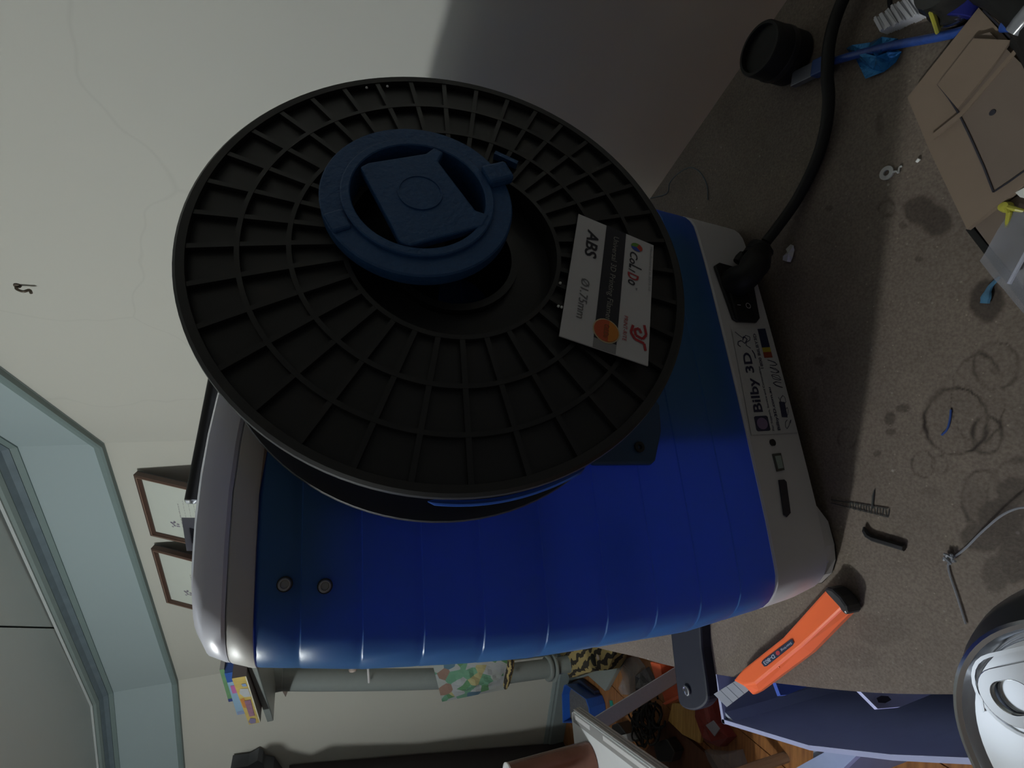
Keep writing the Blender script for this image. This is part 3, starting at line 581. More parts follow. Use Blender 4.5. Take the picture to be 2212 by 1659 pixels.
# ------------------------------------------------------------------ power cord
cord = empty('mains_cable', at(1780, 290), 'thick black power cord plugged into the base of the printer', 'cable')
pin = onF(1585, 612, 0.0045)
cp = [(1850, -60, .001), (1812, 20, .001), (1792, 90, .001), (1787, 160, .001), (1790, 215, -.002), (1783, 280, -.004), (1762, 350, -.005), (1722, 430, -.004), (1680, 490, 0.002), (1655, 522, 0.007)]
path = [at(x, y, z) for x, y, z in cp]
MB().tube(smooth_path(path, 7), 0.0036, 14).build('cable', BLACKR, cord, smooth=True)
e = at(1645, 535, 0.010)
pth = smooth_path([pin, pin + nP * 0.014, pin.lerp(e, 0.6) + nP * 0.007, e], 4)
MB().tube(pth, [0.0105, 0.0105, 0.0100, 0.0094, 0.0090, 0.0088, 0.0098, 0.0090, 0.0082, 0.0076, 0.007, 0.0062, 0.0058][:len(pth)], 14).build('plug', BLACKR, cord, smooth=True)
for k in (0.72, 0.84, 0.95):
    c = pin.lerp(e, k) + nP * 0.004 * (1 - k); d = (e - pin).normalized(); mb = MB(); mb.lathe([(0.006, -0.0018), (0.0088, -0.0015), (0.0088, 0.0015), (0.006, 0.0018)], c, d, 14); mb.build('strain_relief_rib', BLACKR, cord, smooth=True)
for sx, sy in ((1632, 578), (1600, 558)):
    c = at(sx, sy, 0.018); mb = MB(); mb.lathe([(0, 0.004), (0.0035, 0.0035), (0.004, 0), (0.0035, -0.0035), (0, -0.004)], c, (e - pin), 10); mb.build('plug_wing', BLACKR, cord, smooth=True)

# ------------------------------------------------------------------ right end of the desk
# black open cylinder
P = at(1722, 158); rr = 0.0152
Pc = at(1712, 128)
cup = empty('black_cylinder', Pc, 'short black plastic cylinder standing near the wall by the power cord', 'container')
mb = MB(); h = 0.031; mb.lathe([(0.0, 0.0), (0.0155, 0.0), (0.0165, 0.001), (0.0165, h - 0.001), (0.0158, h), (0.0142, h), (0.014, h - 0.004), (0.0, h - 0.005)], Pc, (0, 0, 1), 40); mb.build('cap_body', BLACKR, cup, smooth=True)
mb = MB(); mb.lathe([(0.0167, 0.012), (0.0171, 0.013), (0.0171, 0.016), (0.0167, 0.017)], Pc, (0, 0, 1), 40); mb.build('cap_band', BLACK, cup, smooth=True)
# blue usb cable
BLUEC = mat('blue_cable_jacket', (0.02, 0.06, 0.26), 0.3, var=0.5, scale=400)
uc = empty('usb_cable', at(1880, 100), 'translucent blue cable with a metal plug, running from the black cap to the cardboard', 'cable')
up_ = [(1790, 135), (1850, 118), (1930, 98), (2000, 85), (2050, 75), (2078, 67), (2092, 62)]
MB().tube(smooth_path([at(x, y, Z0 + 0.0045) for x, y in up_], 6), 0.0023, 12).build('jacket', BLUEC, uc, smooth=True)
a, b = at(1765, 148, Z0 + 0.005), at(1795, 134, Z0 + 0.005); d = (b - a); e = d.cross(V((0, 0, 1))).normalized()
mb = MB(); mb.box(a.lerp(b, 0.4), d * 0.6, e * 0.005, V((0, 0, 0.0035))); mb.build('plug_grip', mat('blue_plug', (0.03, 0.07, 0.22), 0.4), uc, bevel=0.001)
a, b = at(1715, 173, Z0 + 0.005), at(1762, 150, Z0 + 0.005); d = (b - a)
mb = MB(); mb.box(a.lerp(b, 0.5), d * 0.5, e * 0.0045, V((0, 0, 0.0024))); mb.build('metal_plug', mat('dull_plug_metal', (0.25, 0.26, 0.30), 0.4, 0.8), uc, bevel=0.0003)
# cable to the far right edge
mb = MB(); mb.tube(smooth_path([at(2168, 55, 0.0), at(2190, 54, 0.0), at(2215, 52, 0.0), at(2260, 40, 0.0)], 5), 0.0028, 12)
tag(mb.build('usb_cable', BLUEC, smooth=True), 'short visible piece of blue cable emerging right of the cardboard corner', 'cable')
# crumpled blue foil scrap
TEAL = mat('blue_foil', (0.02, 0.17, 0.42), 0.22, 0.5, var=0.3, scale=300, bump=0.5)
fo = [(1850, 128), (1870, 170), (1910, 155), (1935, 135), (1948, 112), (1925, 100), (1940, 84), (1905, 80), (1880, 92), (1840, 98), (1828, 105)]
c = at(1893, 122, Z0 + 0.006); ring1 = [at(x, y, Z0 + 0.001 + 0.002 * (i % 2)) for i, (x, y) in enumerate(fo)]; mid = [c.lerp(p, 0.55) + V((0, 0, 0.003 * (-1) ** i)) for i, p in enumerate(ring1)]
mb = MB(); n = len(fo); mb.add(ring1 + mid + [c], [(i, (i + 1) % n, n + (i + 1) % n, n + i) for i in range(n)] + [(n + i, n + (i + 1) % n, 2 * n) for i in range(n)])
tag(mb.build('foil_scrap', TEAL, thick=0.0004), 'crumpled shiny blue scrap lying under the blue cable', 'scrap')
# stack of white sheets standing on edge
GRP = 'thin white plates leaning in a row'
PL = mat('white_plate', (0.55, 0.56, 0.60), 0.5, var=0.03)
n = 26; pl0 = None
for k in range(n):
    f = k / (n - 1)
    jit = random.uniform(-2.5, 2.5)
    a = at(1905 + f * 82 , 48 - f * 58 + jit, Z0); b = at(1921 + f * 96 + jit, 73 - f * 42 , Z0)
    d = b - a; e = V((0, 0, 1)).cross(d).normalized() * 0.00055; hgt = 0.0065 + 0.001 * math.sin(k * 1.7)
    mb = MB(); mb.box(a.lerp(b, 0.5) + V((0, 0, hgt / 2)), d * 0.5, e, V((0, 0, hgt / 2)))
    ords = ['first', 'second', 'third', 'fourth', 'fifth', 'sixth', 'seventh', 'eighth', 'ninth', 'tenth', 'eleventh', 'twelfth', 'thirteenth']
    lab_ = ords[k] + ' thin white upright plate counted from the blue scrap' if k < 13 else ords[n - 1 - k] + ' thin white upright plate counted from the yellow wire'
    tag(mb.build('white_plate', PL), lab_, 'plate', GRP)
# black wire behind the plates
mb = MB(); mb.tube(smooth_path([at(1925, -25, 0.0), at(1922, 5, -0.002), at(1930, 28, -0.006), at(1945, 34, -0.006)], 5), 0.0012, 8); tag(mb.build('wire', BLACKR, smooth=True), 'thin black wire curving down behind the white plates', 'wire')
# yellow wire
YEL = mat('yellow_plastic', (0.40, 0.38, 0.05), 0.4)
mb = MB(); mb.tube(smooth_path([at(2002, -20, 0.014), at(2010, 15, 0.012), at(2018, 40, 0.008), at(2026, 66, -0.003)], 6), 0.0011, 8, flat=2.0); tag(mb.build('wire', YEL, smooth=True), 'yellow wire lying across the row of white plates', 'wire')
# steel jar
J = at(2046, 48, Z0)
jar = empty('steel_bottle_cap', J, 'dark chrome round canister between the white plates and the blue battery', 'canister')
mb = MB(); mb.lathe([(0, 0), (0.0115, 0), (0.0125, 0.001), (0.0125, 0.010), (0.0110, 0.012), (0.0110, 0.020), (0.0095, 0.024), (0, 0.0245)], J + V((0.006, -0.008, 0)), (0, 0, 1), 32); mb.build('canister_body', mat('dark_chrome', (0.04, 0.04, 0.04), 0.2, 0.5, var=0.1), jar, smooth=True)
mb = MB(); mb.lathe([(0.0127, 0.003), (0.0131, 0.004), (0.0131, 0.006), (0.0127, 0.007)], J + V((0.006, -0.008, 0)), (0, 0, 1), 32); mb.build('canister_ring', STEEL, jar, smooth=True)
# dark blue battery
a, b = at(2065, 40, Z0 + 0.007), at(2100, -30, Z0 + 0.007)
bat = empty('battery', at(2075, 20), 'dark blue cylindrical cell lying beside the cardboard', 'battery')
MB().tube([a, a.lerp(b, 0.03), a.lerp(b, 0.97), b], [0.0068, 0.0072, 0.0072, 0.0068], 24).build('battery_body', mat('navy_wrap', (0.015, 0.02, 0.16), 0.25), bat, smooth=True)
mb = MB(); d = (b - a).normalized(); mb.lathe([(0, -0.0012), (0.0025, -0.001), (0.0025, 0.0)], a, d, 14); mb.build('terminal', STEEL, bat)
mb = MB(); s_ = Sheet(a.lerp(b, .1) + V((0.002, -0.003, .0062)), a.lerp(b, .55) + V((0.002, -0.003, .0062)), a.lerp(b, .55) + V((-0.002, 0.003, .0068)), a.lerp(b, .1) + V((-0.002, 0.003, .0068)))
# black bundle behind the cardboard corner
mb = MB()
mb.tube(smooth_path([at(2130, -40, 0.0), at(2165, -25, 0.0), at(2205, 5, 0.0), at(2245, 50, 0.0), at(2280, 110, 0.0)], 5), 0.0085, 12); tag(mb.build('cable_sleeve', BLACKR, smooth=True), 'thick black sleeve along the back edge of the cardboard', 'sleeve')
Pb = at(2226, 30, 0.006); mb = MB(); mb.lathe([(0, -0.008), (0.004, -0.007), (0.0045, -0.003), (0.0045, 0.004), (0.003, 0.007), (0.003, 0.011), (0, 0.012)], Pb, (0.5, -0.8, 0.2), 20); tag(mb.build('bottle', mat('grey_translucent', (0.20, 0.21, 0.23), 0.2, coat=0.5), smooth=True), 'small grey plastic bottle on the black sleeve in the photo corner', 'bottle')
mb = MB(); mb.tube(smooth_path([at(2215, 75, -0.003), at(2240, 110, -0.003), at(2270, 170, -0.003)], 5), 0.0058, 12); tag(mb.build('pouch', BLACKR, smooth=True), 'black pouch edge right of the cardboard sheet', 'pouch')

# cardboard, folded layers
def card(name, pts, z, th, m, parent):
    mb = MB(); mb.prism([at(x, y, z) for x, y in pts], V((0, 0, th))); return mb.build(name, m, parent)
CB = mat('cardboard', (0.205, 0.155, 0.115), 0.8, var=0.1, scale=40, bump=0.1); CB2 = mat('cardboard_inner', (0.165, 0.128, 0.103), 0.85, var=0.1, scale=40, bump=0.1)
cb = empty('cardboard_sheet', at(2100, 250), 'folded brown cardboard sheet lying on the right of the workbench', 'cardboard')
card('lower_layer', [(1968, 213), (2122, 20), (2250, 160), (2260, 370), (2097, 497), (2017, 330)], Z0 + 0.004, 0.003, CB, cb)
card('upper_layer', [(2026, 182), (2106, 80), (2140, 70), (2200, 130), (2250, 180), (2250, 342), (2146, 415), (2072, 247)], Z0 + 0.0078, 0.0008, CB2, cb)
card('folded_strip', [(2026, 184), (2107, 82), (2189, 95), (2150, 150), (2055, 268), (2072, 245)][:0] or [(2028, 184), (2106, 84), (2187, 88), (2160, 128), (2072, 236)], Z0 + 0.0088, 0.0012, CB, cb)
card('torn_flap', [(2126, 14), (2136, 6), (2152, 10), (2180, 35), (2193, 56), (2187, 68), (2215, 108), (2205, 108)], Z0 + 0.0075, 0.0012, CB, cb)
card('fold_ridge', [(2010, 294), (2074, 243), (2200, 98), (2206, 104), (2080, 250), (2018, 302)], Z0 + 0.0086, 0.0005, CB, cb)
mb = MB()
for pl_ in (((2026, 182), (2050, 212), (2072, 247), (2098, 300), (2125, 360), (2146, 415), (2180, 393), (2250, 342)), ((2124, 22), (2165, 62), (2215, 118))):
    pp_ = [at(x, y, Z0 + 0.0088) for x, y in pl_]
    for p, q in zip(pp_, pp_[1:]):
        sd = (q - p).cross(V((0, 0, 1))).normalized() * 0.00035; mb.prism([p - sd, q - sd, q + sd, p + sd], V((0, 0, 0.00025)))
mb.build('cut_slot', INK, cb)
mb = MB(); mb.lathe([(0, 0.0003), (0.0012, 0.0003), (0.0014, 0)], at(2144, 243, Z0 + 0.0086), (0, 0, 1), 12); mb.build('punched_hole', INK, cb)
mb = MB(); mb.prism([at(x, y, Z0) for x, y in ((1985, 215), (2110, 45), (2122, 40), (2000, 225))], V((0, 0, 0.0035))); mb.build('support_strip', CB2, cb)
mb = MB(); mb.prism([at(x, y, Z0 + 0.0001) for x, y in ((2060, 330), (2180, 180), (2230, 330), (2110, 460))], V((0, 0, 0.0036))); mb.build('support_strip', CB2, cb)
# black strip under the clear bag
mb = MB(); mb.prism([at(x, y, Z0) for x, y in ((2094, 498), (2106, 489), (2250, 665), (2250, 700))], V((0, 0, 0.003))); tag(mb.build('black_strip', BLACKR), 'narrow black strip between cardboard and clear bag', 'strip')
mb = MB(); mb.prism([at(x, y, Z0) for x, y in ((2110, 487), (2170, 445), (2250, 400), (2250, 655), (2150, 540))], V((0, 0, 0.0025))); tag(mb.build('brown_card', CB2), 'brown card partly under the clear plastic bag', 'card')
# clear bag
def clear_mat(name, c, a):
    m = bpy.data.materials.new(name); m.use_nodes = True; nt = m.node_tree; b = nt.nodes['Principled BSDF']
    b.inputs['Base Color'].default_value = (*c, 1); b.inputs['Roughness'].default_value = 0.25; tr = nt.nodes.new('ShaderNodeBsdfTransparent'); mx = nt.nodes.new('ShaderNodeMixShader'); mx.inputs[0].default_value = a
    nt.links.new(tr.outputs[0], mx.inputs[1]); nt.links.new(b.outputs[0], mx.inputs[2]); nt.links.new(mx.outputs[0], nt.nodes['Material Output'].inputs[0]); return m
CLR = clear_mat('clear_polythene', (0.35, 0.36, 0.40), 0.42)
def crumple(pxs, z, name, m, label, cat, amp=0.004, nn=10, floor=False):
    c = [at(x, y, z) for x, y in pxs]
    def fn(u, v):
        p = (c[0] * (1 - u) + c[1] * u) * (1 - v) + (c[3] * (1 - u) + c[2] * u) * v
        return p + V((0, 0, amp * (0.5 + noise.noise(p * (0.12 / amp)) + 0.5 * noise.noise(p * 0.3 / amp)) + amp * 0.6))
    mb = MB(); mb.grid(fn, nn, nn); return tag(mb.build(name, m, smooth=False, thick=0.0002), label, cat)
crumple([(2125, 565), (2190, 455), (2290, 470), (2270, 740)], Z0 + 0.003, 'plastic_bag', CLR, 'crumpled clear plastic bag right of the blue glue blob', 'bag', 0.0035, 18)
mb = MB(); mb.tube([at(2180, 613, 0.004), at(2225, 530, 0.006)], 0.0009, 6); tag(mb.build('bag_seam', mat('seam_white', (0.4, 0.42, 0.5), 0.4)), 'pale straight seam strip over the clear bag', 'strip')
# yellow clip
yc = empty('yellow_clip', at(2177, 450), 'small yellow plastic clip beside the clear bag', 'clip')
mb = MB(); mb.lathe([(0, 0.004), (0.002, 0.0036), (0.0025, 0.001), (0.0025, 0)], at(2176, 448, Z0 + 0.003), (0, 0, 1), 14); mb.build('clip_head', YEL, yc, smooth=True)
MB().tube([at(2176, 450, -0.003), at(2180, 460, -0.003), at(2174, 492, -0.004)], [0.0012, 0.0012, 0.0008], 8).build('clip_arm', YEL, yc)
MB().tube([at(2178, 448, -0.003), at(2195, 452, -0.003), at(2212, 456, -0.004)], [0.0014, 0.001, 0.0008], 8).build('clip_arm', YEL, yc)
mb = MB(); mb.prism([at(x, y, Z0 + 0.003) for x, y in ((2201, 418), (2225, 405), (2225, 424), (2212, 428))], V((0, 0, 0.003))); tag(mb.build('white_scrap', PAPER), 'white scrap at the right photo edge above the yellow clip', 'scrap')
# blue glue blob
BG = mat('blue_glue', (0.06, 0.16, 0.26), 0.3)
mb = MB(); mb.tube(smooth_path([at(2127, 655, Z0 + 0.0015), at(2131, 638, Z0 + 0.0018), at(2140, 618, Z0 + 0.0012), at(2160, 598, Z0 + 0.0008)], 5), [0.002] * 3 + [0.0022, 0.0022, 0.002, 0.0018, 0.0014, 0.0013, 0.0012, 0.0011, 0.001, 0.001, 0.0009, 0.0008, 0.0006], 8, flat=0.6); tag(mb.build('glue_blob', BG, smooth=True), 'small blue smear of glue on the round dark stain', 'glue')

# washer and white bits
ws = empty('washer', at(1917, 374), 'small white ring washer at the edge of the printer shadow', 'washer')
mb = MB(); mb.lathe([(0.0016, 0), (0.0016, 0.0011), (0.0038, 0.0011), (0.0038, 0), (0.0016, 0)], at(1917, 374), (0, 0, 1), 28); mb.build('ring', mat('washer_white', (0.42, 0.43, 0.42), 0.5), ws)
MB().tube(smooth_path([at(1929, 371, Z0 + 0.0006), at(1937, 370, Z0 + 0.001), at(1941, 373, Z0 + 0.001), at(1943, 362, Z0 + 0.0006), at(1949, 358, Z0 + 0.0006)], 4), 0.0006, 6).build('string_tail', mat('washer_white', (0, 0, 0)), ws)
mb = MB(); mb.tube([at(1980, 350, Z0 + 0.0008), at(1986, 343, Z0 + 0.001)], [0.0007, 0.0009], 8); tag(mb.build('white_chip', PAPER), 'tiny white chip between washer and cardboard', 'chip')
pc = [(1708, 528), (1714, 530), (1716, 540), (1712, 556), (1708, 566), (1700, 565), (1691, 562), (1692, 553), (1700, 545), (1698, 538)]
cc = at(1703, 548, Z0 + 0.0042); rp = [at(x, y, Z0 + 0.0004 + 0.002 * (i % 2)) for i, (x, y) in enumerate(pc)]
mb = MB(); n = len(pc); mb.add(rp + [cc], [(i, (i + 1) % n, n) for i in range(n)]); tag(mb.build('paper_scrap', mat('tissue', (0.5, 0.5, 0.51), 0.8), thick=0.0003), 'crumpled white paper scrap beside the power plug', 'scrap')
# thin filament offcuts
FTH = mat('thin_grey_blue_filament', (0.05, 0.08, 0.10), 0.4)
mb = MB(); mb.tube(smooth_path([at(x, y, Z0 + 0.001 + k) for x, y, k in ((1405, 428, 0), (1440, 418, 0), (1447, 395, .004), (1465, 375, .007), (1490, 362, .006), (1512, 372, .003), (1527, 400, 0), (1529, 432, 0))], 6), 0.00045, 6); tag(mb.build('filament_offcut', FTH, smooth=True), 'looped thin grey filament offcut behind the printer by the wall', 'filament')
mb = MB(); mb.tube(smooth_path([at(2054, 885, Z0 + 0.0006), at(2052, 905, Z0 + 0.0006), at(2046, 927, Z0 + 0.0006), at(2034, 940, Z0 + 0.0006)], 5), 0.0005, 6); tag(mb.build('filament_offcut', mat('blue_bit', (0.03, 0.07, 0.25), 0.4)), 'short blue filament offcut inside the large ring stain', 'filament')
CF = clear_mat('clear_filament', (0.30, 0.32, 0.36), 0.6)
mb = MB(); mb.tube(smooth_path([at(2230, 1095, Z0 + 0.012), at(2195, 1099, Z0 + 0.010), at(2160, 1116, Z0 + 0.007), at(2120, 1150, Z0 + 0.004), at(2085, 1185, Z0 + 0.002), at(2052, 1212, Z0 + 0.001), at(2050, 1235, Z0 + 0.001), at(2068, 1290, Z0 + 0.001), at(2086, 1348, Z0 + 0.001)], 6), 0.0005, 6); tag(mb.build('filament_offcut', CF, smooth=True), 'long clear filament strand curving beside the drink can', 'filament')
mb = MB(); P = at(2053, 1206, Z0 + 0.002)
for k in range(7): a = k * 1.3; mb.tube([P + V((0.002 * math.cos(a), 0.002 * math.sin(a), 0.0005 * k - 0.001)), P + V((0.0028 * math.cos(a + 2), 0.0028 * math.sin(a + 2), 0.0012))], 0.0007, 5)
tag(mb.build('filament_knot', CF), 'tiny clear tangled knot where the clear strand bends', 'filament')
# printed support raft
RF = mat('dark_raft', (0.035, 0.04, 0.04), 0.5); mb = MB()
e0, e1 = at(1795, 1083, Z0 + 0.0006), at(1918, 1108, Z0 + 0.0006); d = (e1 - e0); sd = d.cross(V((0, 0, 1))).normalized()
for s_ in (-1, 1): mb.tube([e0 + sd * 0.001 * s_, e1 + sd * 0.0024 * s_], 0.00025, 5)
for k in range(15):
    f = 0.35 + 0.65 * k / 14; c = e0 + d * f; mb.tube([c + sd * 0.0024 * (-1 if k % 2 else 1), c + d * 0.02 - sd * 0.0022 * (-1 if k % 2 else 1)], 0.0002, 5)
mb.tube([at(1889, 1058, Z0 + 0.0006), at(1886, 1072, Z0 + 0.0008), at(1884, 1098, Z0 + 0.0006)], [0.0002, 0.0006, 0.0006], 6)
tag(mb.build('support_scrap', RF), 'thin dark lattice scrap of support material crossing the shadow edge', 'scrap')
# hex key like black bent piece
mb = MB(); mb.tube([at(1866, 1138, Z0 + 0.0022), at(1868, 1147, Z0 + 0.002), at(1874, 1157, Z0 + 0.002), at(1884, 1163, Z0 + 0.002), at(1953, 1184, Z0 + 0.002)], [0.0005, 0.0016, 0.0018, 0.0018, 0.0018], 6)
tag(mb.build('bent_hex_key', BLACK), 'black bent hex key lying near the printer foot', 'hex key')

# ------------------------------------------------------------------ utility knife
kn = empty('utility_knife', at(1700, 1400), 'orange snap-off utility knife with black end cap on the front of the desk', 'knife')
ORA = mat('orange_plastic', (1.0, 0.17, 0.05), 0.32, var=0.03, coat=0.2)
def kat(x, y, z): return at(x, y, z)
zb, zt = Z0 + 0.0015, Z0 + 0.0125
# outline stations: upper-left edge, ridge, lower-right edge (pixels on the top plane)
st_ = [((1583, 1471), (1607, 1478), (1625, 1502)), ((1603, 1447), (1632, 1476), (1640, 1494)), ((1690, 1378), (1730, 1396), (1752, 1410)), ((1786, 1271), (1822, 1312), (1842, 1318))]
loops = []
for (l_, m1, r_) in st_:
    A, M_, B_ = at(*l_, zt), at(*m1, zt + 0.0005), at(*r_, zt - 0.0055)
    loops.append([A, M_, B_, g(B_, zb), g(A, zb)])
loops2 = loops[:1] + [[a.lerp(b, 0.5) for a, b in zip(loops[0], loops[1])]] + loops[1:]
mb = MB(); mb.loft(loops); body = mb.build('handle', ORA, kn, bevel=0.0012)
ka = at(1816, 1292, zt); kd = (at(1835, 1275, zt) - at(1700, 1395, zt)).normalized(); ke = kd.cross(V((0, 0, 1)))
cl = at(1787, 1266, zt); cr_ = at(1846, 1320, zt - 0.004)
mb = MB(); ang = [(-0.5, 0), (-0.5, 0.35), (-0.33, 0.62), (0, 0.72), (0.33, 0.62), (0.5, 0.35), (0.5, 0)]
cw = (cl - cr_); cw.z = 0; cm = g(cl.lerp(cr_, 0.5), 0); out_ = kd.copy(); out_.z = 0; out_.normalize(); L_ = cw.length
mb.prism([g(cm + cw * s_ + out_ * (f * L_ * 0.55) - out_ * 0.004, zb - 0.0006) for s_, f in ang] , V((0, 0, zt - zb + 0.0012))); mb.build('end_cap', mat('cap_charcoal', (0.035, 0.035, 0.038), 0.35), kn, bevel=0.0022)
# blade
z_ = Z0 + 0.006
mb = MB(); mb.prism([at(x, y, z_) for x, y in ((1543, 1499), (1571, 1527), (1621, 1489), (1597, 1466))], V((0, 0, 0.0006))); bl = mb.build('blade', mat('blade_steel', (0.38, 0.40, 0.46), 0.45, 0.6, var=0.05), kn)
mb = MB()
for k in range(1, 4):
    f = k / 4; a = at(1543, 1499, z_ + 0.0007).lerp(at(1597, 1466, z_ + 0.0007), f); b = at(1571, 1527, z_ + 0.0007).lerp(at(1621, 1489, z_ + 0.0007), f); mb.tube([a, b], 0.00012, 4)
mb.build('score_line', CORN1, bl)
# label recess
KS = Sheet(at(1708, 1388, zt + 0.0009), at(1646, 1431, zt + 0.0009), at(1652, 1441, zt + 0.0009), at(1713, 1397, zt + 0.0009), 0.0001)
KS = Sheet(at(1711, 1380, zt + 0.0009), at(1644, 1431, zt + 0.0009), at(1652, 1441, zt + 0.0009), at(1716, 1390, zt + 0.0009), 0.0001)
mb = MB(); KS.poly(mb, [(0.06, -0.1), (0.94, -0.1), (1.0, 0.1), (1.0, 0.9), (0.94, 1.1), (0.06, 1.1), (0, 0.9), (0, 0.1)], 1); kl = mb.build('name_plate', mat('plate_navy', (0.02, 0.03, 0.06), 0.3), kn)
mb = MB(); KS.text(mb, 'D-803', 0.60, 0.15, 0.95, 0.85, 2, bold=0.01); KS.text(mb, 'Sterling', 0.05, 0.22, 0.38, 0.82, 2); mb.build('lettering', mat('plate_white', (0.5, 0.55, 0.65), 0.5), kl)
mb = MB(); KS.disc(mb, 0.485, 0.5, 0.055, 0.42, 2); mb.build('red_dot', REDI, kl)
for x, y in ((1683, 1440), (1733, 1394)):
    mb = MB(); mb.lathe([(0, 0.0008), (0.0006, 0.0006), (0.0008, 0)], at(x, y, zt - 0.001), (0, 0, 1), 8); mb.build('nub', ORA, kn)

# black handle with eyelet, sticking out from behind the printer
hz = Z0 + 0.013
hd = empty('black_handle_tool', at(1480, 1430), 'flat black tool handle with a chrome eyelet jutting over the desk edge', 'handle')
lft = [(1446, 1350), (1451, 1400), (1459, 1470), (1464, 1510)]; rgt = [(1512, 1340), (1515, 1400), (1525, 1470), (1529, 1505)]
L = [at(*p, hz) for p in lft]; Rr = [at(*p, hz - 0.003) for p in rgt]
arc = [L[-1].lerp(Rr[-1], 0.5) + (L[-1] - Rr[-1]) * 0.5 * math.cos(R(a)) + (at(1499, 1536, hz) - at(1497, 1508, hz)) * math.sin(R(a)) for a in range(0, 181, 15)]
outl = L[:-1] + arc + Rr[:-1][::-1]
mb = MB(); mb.prism(outl, V((0, 0, -0.0115))); hb = mb.build('grip', mat('grip_black', (0.010, 0.012, 0.022), 0.6, spec=0.25), hd, bevel=0.0018)
ep = at(1483, 1492, hz + 0.0002); mb = MB(); mb.lathe([(0.0040, -0.0004), (0.0038, 0.0008), (0.0030, 0.0010), (0.0024, 0.0002), (0.0023, -0.002)], ep, (0, 0, 1), 28); mb.build('chrome_eyelet', STEEL, hd, smooth=True)
mb = MB(); mb.lathe([(0.0023, 0.0001), (0.0, 0.0001)], ep, (0, 0, 1), 20); mb.build('eyelet_hole', INK, hd)
tip = at(1478, 1345, hz - 0.006); mb = MB(); mb.box(tip + (tip - at(1495, 1500, hz)).normalized() * 0.03, (tip - at(1495, 1500, hz)).normalized() * 0.035, tP * 0.007, V((0, 0, 0.001))); mb.build('blade', STEEL, hd)

# ------------------------------------------------------------------ drink can
cc0 = V((-0.0785, 0.0500, Z0)); ch = 0.1395 - Z0; rl = 0.0302
can = empty('drink_can', cc0, 'silver drink can seen from above at the front of the desk', 'drink can')
CANS = mat('can_paint', (0.22, 0.24, 0.26), 0.3, 0.7, var=0.15, scale=25)
rb = 0.0365
mb = MB(); mb.lathe([(0, 0.004), (rb * 0.7, 0.001), (rb * 0.78, 0), (rb, 0.012), (rb, ch - 0.020), (rb * 0.985, ch - 0.0165), (rb * 0.93, ch - 0.010), (rl * 0.98, ch - 0.0035), (rl * 0.965, ch - 0.002)], cc0, (0, 0, 1), 64); mb.build('can_body', CANS, can, smooth=True)
mb = MB()
for k in range(7):     # dark lettering blocks round the shoulder
    a = R(52 - k * 9); a2 = a - R(6)
    pts = [cc0 + V((math.cos(t) * (rb + 0.0002), math.sin(t) * (rb + 0.0002), zq)) for t, zq in ((a, ch - 0.036), (a2, ch - 0.036), (a2, ch - 0.022), (a, ch - 0.022))]
    mb.add(pts, [(0, 1, 2, 3)])
mb.build('can_lettering', INK, can)
CANL = mat('can_lid_aluminium', (0.80, 0.82, 0.86), 0.17, 1.0, var=0.04, scale=90)
mb = MB(); mb.lathe([(rl * 0.965, ch - 0.0025), (rl, ch - 0.0012), (rl, ch - 0.0002), (rl * 0.975, ch), (rl * 0.945, ch - 0.0006), (rl * 0.92, ch - 0.0045), (rl * 0.905, ch - 0.0052), (rl * 0.89, ch - 0.0045), (rl * 0.88, ch - 0.0020), (rl * 0.87, ch - 0.0016), (rl * 0.5, ch - 0.0012), (0, ch - 0.0012)], cc0, (0, 0, 1), 72); lid = mb.build('lid', CANL, can, smooth=True)
lt = cc0 + V((0, 0, ch - 0.0013))
def CL(x, y, z=0): return lt + V((x, y, z))
# opening direction: towards the printer side, tab lies along image x
td = (at(2068, 1500, 0.1355) - at(2220, 1490, 0.1355)); td.z = 0; td.normalize(); te = V((-td.y, td.x, 0))
zl_ = lt.z; tO = at(2236, 1497, zl_); tT = at(2136, 1513, zl_); td = (tT - tO).normalized(); te = V((-td.y, td.x, 0)); aT = (tT - tO).length
def CT(a, b, z): return tO + td * a + te * b + V((0, 0, z))
def oval(a0, a1, hw, n=28):
    r = hw; pts = []
    for k in range(n // 2 + 1): t = -math.pi / 2 + math.pi * k / (n // 2); pts.append((a1 - r + r * math.cos(t), r * math.sin(t)))
    for k in range(n // 2 + 1): t = math.pi / 2 + math.pi * k / (n // 2); pts.append((a0 + r + r * math.cos(t), r * math.sin(t)))
    return pts
def oring(outer, inner, z0, z1):
    n = len(outer); mb = MB(); mb.loft([[CT(*p, z0) for p in outer], [CT(*p, z1) for p in outer], [CT(*p, z1) for p in inner], [CT(*p, z0) for p in inner], [CT(*p, z0) for p in outer]], (False, False)); return mb
oring(oval(-0.018, aT, 0.0062), oval(aT - 0.0115, aT - 0.0028, 0.0034), 0.0006, 0.0022).build('pull_tab', CANL, can, smooth=True, bevel=0.0003)
mb = MB(); mb.prism([CT(*p, 0.0008) for p in oval(-0.016, aT - 0.013, 0.0048)], V((0, 0, 0.001))); mb.build('tab_bridge', CANL, can)
mb = MB(); mb.lathe([(0, 0.0028), (0.0022, 0.0026), (0.0028, 0.0018), (0.0028, 0.0)], CT(-0.010, 0, 0), (0, 0, 1), 20); mb.build('rivet', CANL, can, smooth=True)
oring([(p[0] , p[1]) for p in oval(-0.022, aT + 0.0018, 0.0090)], [(p[0], p[1]) for p in oval(-0.0215, aT + 0.0011, 0.0082)], -0.0002, 0.0005).build('tab_recess_bead', CANL, can, smooth=True)
mo_ = [at(x, y, zl_ - 0.0001) for x, y in ((2168, 1466), (2170, 1448), (2180, 1436), (2200, 1432), (2240, 1430), (2240, 1458), (2200, 1462))]
